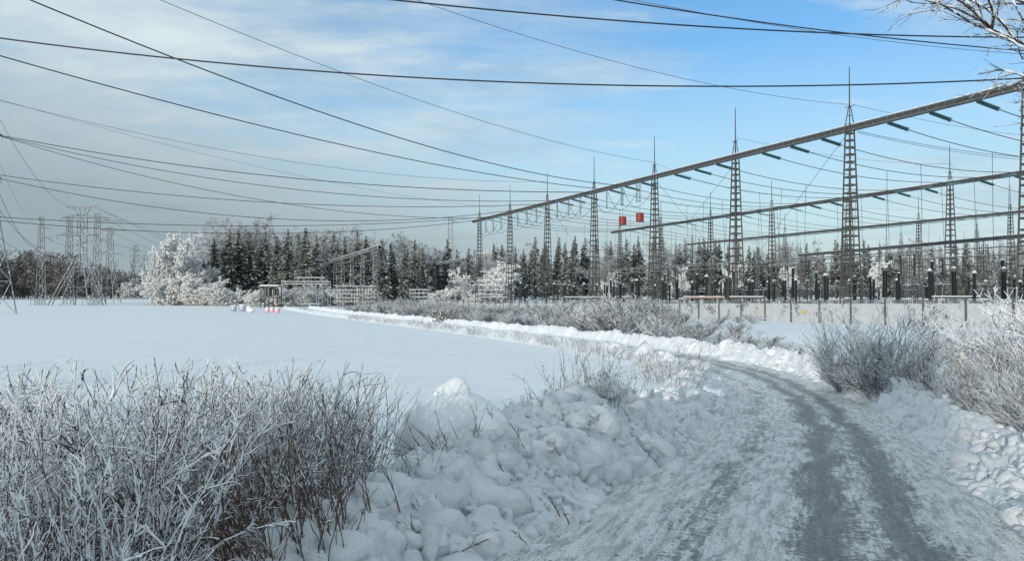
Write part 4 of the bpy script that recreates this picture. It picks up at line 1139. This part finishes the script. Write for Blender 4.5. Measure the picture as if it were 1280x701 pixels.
p = at(313, 386.5, 160); mb = MB(); mb.blob((p.x, p.y, p.z), .8, .7, .45, 5, .3, 2); mb.blob((p.x-.4, p.y, p.z+.4), .35, .35, .35, 6, .3, 2)
tag(mb.build('snow_heap', M['snow'], None, tuple(p), True), 'small white snow heap between lilac and pink bales', 'snow heap')

# ------------------------------------------------------------------ fence
def fpos(t): return Vector((36.75-1.54*t, 64.5+3.69*t, 0))
m, nt, b = mat('snow_clogged_mesh')
pos = N(nt, 'ShaderNodeNewGeometry').outputs['Position']
sx = N(nt, 'ShaderNodeSeparateXYZ'); nt.links.new(pos, sx.inputs[0])
along = math_(nt, 'SUBTRACT', math_(nt, 'MULTIPLY', sx.outputs[1], .9231), math_(nt, 'MULTIPLY', sx.outputs[0], .3846))
def diag(s_):
    return math_(nt, 'ABSOLUTE', math_(nt, 'SUBTRACT', math_(nt, 'FRACT', math_(nt, 'MULTIPLY', math_(nt, 'ADD', along, math_(nt, 'MULTIPLY', sx.outputs[2], s_)), 9.0)), .5))
wires_ = math_(nt, 'MINIMUM', diag(1.0), diag(-1.0))
chain = math_(nt, 'LESS_THAN', wires_, .13)
big = noise(nt, .55, 3, .6, pos); med = noise(nt, 3.0, 4, .7, pos); fin = noise(nt, 16, 3, .6, pos)
bare = math_(nt, 'ADD', math_(nt, 'MULTIPLY', big, .75), math_(nt, 'ADD', math_(nt, 'MULTIPLY', med, .45), math_(nt, 'MULTIPLY', fin, .22)))
hole = math_(nt, 'MULTIPLY', math_(nt, 'GREATER_THAN', bare, .785), math_(nt, 'SUBTRACT', 1.0, chain))
speck = math_(nt, 'MULTIPLY', math_(nt, 'GREATER_THAN', math_(nt, 'ADD', math_(nt, 'MULTIPLY', fin, .7), math_(nt, 'MULTIPLY', big, .35)), .635), 1.0)
hole = math_(nt, 'MAXIMUM', hole, speck)
nt.links.new(mix(nt, math_(nt, 'GREATER_THAN', bare, .77), mix(nt, noise(nt, 1.2, 5, .6, pos), (.40, .42, .43), (.60, .62, .63)), (.3, .31, .32)), b.inputs['Base Color'])
al = math_(nt, 'SUBTRACT', 1.0, hole); nt.links.new(al, b.inputs['Alpha'])
bump(nt, b, fin, .4, .05); M['fence'] = m
o = fpos(-4); o.z = gz(o.x, o.y)
fe = empty('fence', o, 'long yard fence with grey posts and mesh clogged by snow', 'fence')
fm, bw = MB(), MB(); pm_ = MB()
pm_.box((0, 0, .95), (.13, .13, 2.7)); pm_.box((0, 0, 2.35), (.15, .15, .10)); pmesh = pm_.mesh('post', M['post'])
for t in range(-4, 41):
    p = fpos(t); p.z = gz(p.x, p.y); link('post', pmesh, fe, p-o)
    if t < 40:
        q = fpos(t+1); q.z = gz(q.x, q.y)
        a, c = p-o, q-o; nrm = GP*.02
        lo, hi = Vector((0, 0, -.15)), Vector((0, 0, 1.88))
        off = GP*.09
        fm.quad(a+off-nrm+lo, c+off-nrm+lo, c+off-nrm+hi, a+off-nrm+hi)
        for z in (2.0, 2.12, 2.24): bw.bar(a+off+Vector((0, 0, z)), c+off+Vector((0, 0, z)), .018)
        fm.box((a+c)/2+off+Vector((0, 0, 1.9)), ((c-a).length, .05, .05), 0, GA)
fm.build('mesh_panel', M['fence'], fe); bw.build('barbed_wire', M['galv'], fe)
for px, py, s_ in ((1006.5, 389.5, .34), (944, 389.5, .24)):
    best = min(np.linspace(-2, 20, 2201), key=lambda t: abs(640+F*fpos(t).x/fpos(t).y-px)); p = fpos(best)-GP*.14; p.z = at(px, py, p.y).z
    mb = MB(); mb.box(p-o, (s_*1.1, .02, s_), 0, GA); mb.build('warning_sign', M['yellow'], fe)

# ------------------------------------------------------------------ overhanging tree at the upper right
def overhang():
    r = random.Random(812); tr, B = MB(), MB(); base = Vector((8.6, 10.2, gz(8.6, 10.2)))
    e = empty('overhanging_tree', base, 'leafless tree reaching snowy branches in at the upper right corner', 'tree')
    tp = [base+Vector((0, 0, -.3)), base+Vector((.05, -.1, 2)), base+Vector((-.1, -.2, 4.2)), base+Vector((-.25, -.3, 6.5)), base+Vector((-.3, -.2, 8.5))]
    tr.tube(tp, [.20, .17, .13, .09, .03], 9)
    sn, tw = MB(), MB()
    def grow(p, d, L, rad, lev, mb):
        pts, dd = wig(r, p, d, L, 6 if lev < 2 else 4, .08+.04*lev, .02)
        k = len(pts); rr = [max(.0028, rad*(1-.65*i/(k-1))) for i in range(k)]
        (mb if lev < 1 else tw).tube(pts, rr, 6 if lev < 2 else 4)
        if lev < 2:
            for i in range(1, k):
                if r.random() < .85-.25*lev:
                    q = pts[i-1].lerp(pts[i], .5); l2 = (pts[i]-pts[i-1]).length*.6; dr = (pts[i]-pts[i-1]).normalized()
                    pp = [q-dr*l2+Vector((0, 0, rr[i]*.5)), q+Vector((0, 0, rr[i]*1.1)), q+dr*l2+Vector((0, 0, rr[i]*.5))]
                    sn.tube(pp, [rr[i]*.8, rr[i]*1.3+.010*r.random()+.003, rr[i]*.7], 6)
        if lev < 3:
            for c in range((11, 7, 3)[lev]):
                j = r.randint(1, k-1); bd = (pts[j]-pts[j-1]).normalized()
                grow(pts[j], bd*.8+Vector((r.gauss(0, .42), r.gauss(0, .42), r.gauss(-.03, .42))), L*r.uniform(.27, .46), rad*.5, lev+1, mb)
    for (p0, p1, rad) in (((1400, 120, 9.6), (1222, 30, 8.7), .032), ((1410, 170, 9.6), (1262, 98, 8.6), .032), ((1410, 190, 9.6), (1300, 118, 8.8), .016), ((1400, 60, 9.6), (1275, -6, 8.8), .024), ((1400, -20, 9.6), (1310, -30, 9.2), .022)):
        a, c = at(*p0), at(*p1); mb = MB()
        root = Vector((base.x-.1, base.y-.2, a.z-.3)); mb.tube([root, a], [.06, rad*1.25], 7)
        grow(a, c-a, (c-a).length*1.02, rad, 0, mb); mb.build('branch', M['rime_half'], e, base)
    tr.build('trunk', M['trunk'], e, base); tw.build('twigs', M['rime_half'], e, base); sn.build('snow_load', M['snow'], e, base, True)
overhang()

# tall wood behind the photographer: it shades the near road
def behind():
    r = random.Random(5); mb = MB()
    for i in range(70):
        x = r.uniform(-75, 30); y = r.uniform(-62, -40); H = r.uniform(11.5, 14.0); g = gz(x, y)
        mb.tube([(x, y, g-.3), (x, y, g+H)], [.2, .03], 5)
        for k in range(150):
            f = r.random(); rr = 2.6*(1-f)+.2; a = r.uniform(0, 6.28); q = rr*math.sqrt(r.random())
            c = Vector((x+q*math.cos(a), y+q*math.sin(a), g+H*(.06+.94*f))); s = .55
            mb.quad(*[c+Vector((r.uniform(-s, s), r.uniform(-s, s), r.uniform(-s, s))) for _ in range(4)])
    tag(mb.build('forest', [M['needle']]), 'dense wood behind the viewpoint that shades the near road', 'forest', kind='stuff')
behind()

spare = [o for o in COL.objects if o.parent is None and o.get('category') and not o.get('label')]
for o in spare:                                      # a kind that was never planted
    for ch in list(o.children): bpy.data.objects.remove(ch)
    bpy.data.objects.remove(o)
for o in COL.objects:
    if '_used' in o: del o['_used']

# ------------------------------------------------------------------ light and sky
EL, AZ = R(9), R(208)          # sun low behind the viewer, to the left
sd = Vector((math.sin(AZ)*math.cos(EL), math.cos(AZ)*math.cos(EL), math.sin(EL)))
sun = bpy.data.lights.new('sun', 'SUN'); sun.energy = 2.0; sun.angle = R(.6); sun.color = (1, .935, .825)
so = bpy.data.objects.new('sun', sun); COL.objects.link(so); so.rotation_euler = (-sd).to_track_quat('-Z', 'Y').to_euler()

w = bpy.data.worlds.new('World'); SC.world = w; w.use_nodes = True; nt = w.node_tree; nt.nodes.clear()
out = nt.nodes.new('ShaderNodeOutputWorld'); bg = nt.nodes.new('ShaderNodeBackground'); nt.links.new(bg.outputs[0], out.inputs[0])
bg.inputs['Strength'].default_value = .15
sky = nt.nodes.new('ShaderNodeTexSky'); sky.sky_type = 'NISHITA'; sky.sun_disc = False; sky.sun_elevation = EL; sky.sun_rotation = AZ
sky.air_density = 1.0; sky.dust_density = .6; sky.ozone_density = 1.6
tc = nt.nodes.new('ShaderNodeTexCoord'); sp = nt.nodes.new('ShaderNodeSeparateXYZ'); nt.links.new(tc.outputs['Generated'], sp.inputs[0])
dx, dy, dz = sp.outputs
zc = math_(nt, 'ADD', math_(nt, 'MAXIMUM', dz, 0.0), .10)
cv = nt.nodes.new('ShaderNodeCombineXYZ'); nt.links.new(math_(nt, 'DIVIDE', dx, zc), cv.inputs[0]); nt.links.new(math_(nt, 'DIVIDE', dy, zc), cv.inputs[1])
n1 = noise(nt, .55, 6, .58, cv.outputs[0]); n2 = noise(nt, 1.6, 7, .62, cv.outputs[0])
mpw = N(nt, 'ShaderNodeMapping'); mpw.inputs['Scale'].default_value = (.5, 1.6, 1); mpw.inputs['Rotation'].default_value = (0, 0, R(-25)); nt.links.new(cv.outputs[0], mpw.inputs['Vector'])
n3 = noise(nt, 2.0, 8, .65, mpw.outputs[0])
side = math_(nt, 'MULTIPLY', dx, 1.0)
K = 1/.15
def sub(a, b): return math_(nt, 'SUBTRACT', a, b)
def add(a, b): return math_(nt, 'ADD', a, b)
def mul(a, b): return math_(nt, 'MULTIPLY', a, b)
tint = N(nt, 'ShaderNodeVectorMath'); tint.operation = 'MULTIPLY'; nt.links.new(sky.outputs[0], tint.inputs[0]); tint.inputs[1].default_value = (.55, .855, 1.12)
# pale haze towards the horizon
c = mix(nt, ramp(nt, dz, [(.02, .92), (.16, .50), (.30, .0)]), tint.outputs[0], (.46*K, .55*K, .575*K))
# high veil: closed to the left and behind, open to the right of the view
veil = add(mul(n1, 1.25), add(mul(n3, .85), mul(side, -.72)))
veil = add(veil, mul(ramp(nt, dy, [(.30, 1.0), (.75, 0.0)]), .60))
veil = add(veil, mul(ramp(nt, dz, [(.40, 0.0), (.62, 1.0)]), .35))
veil = add(veil, mul(ramp(nt, dx, [(.34, 0.0), (.50, 1.0)]), .38))
vf = ramp(nt, mul(veil, .5), [(.455, .03), (.675, .92)])
vc = mix(nt, ramp(nt, n2, [(.36, 0.0), (.66, 1.0)]), (.34*K, .455*K, .53*K), (.58*K, .655*K, .67*K))
c = mix(nt, vf, c, vc)
wisp = ramp(nt, add(n3, mul(n2, .3)), [(.72, 0.0), (.92, .55)])
c = mix(nt, wisp, c, (.54*K, .62*K, .67*K))
# slate grey bank low on the left
low = sub(add(mul(n2, .16), .085), add(dz, mul(add(side, .06), .22)))
lf = ramp(nt, low, [(.0, 0.0), (.16, .92)])
c = mix(nt, lf, c, (.25*K, .31*K, .34*K))
nt.links.new(c, bg.inputs['Color'])

cam = bpy.data.cameras.new('camera'); cam.sensor_width = 36; cam.lens = 36*F/1280; cam.clip_end = 6000; cam.clip_start = .1
co = bpy.data.objects.new('camera', cam); COL.objects.link(co); co.location = (0, 0, EYE); co.rotation_euler = (math.pi/2+PITCH, 0, 0)
SC.camera = co
SC.view_settings.view_transform = 'Standard'; SC.view_settings.look = 'None'; SC.view_settings.exposure = .36; SC.view_settings.gamma = 1
SC.cycles.max_bounces = 6; SC.cycles.diffuse_bounces = 3; SC.cycles.transparent_max_bounces = 12
SC.render.film_transparent = False
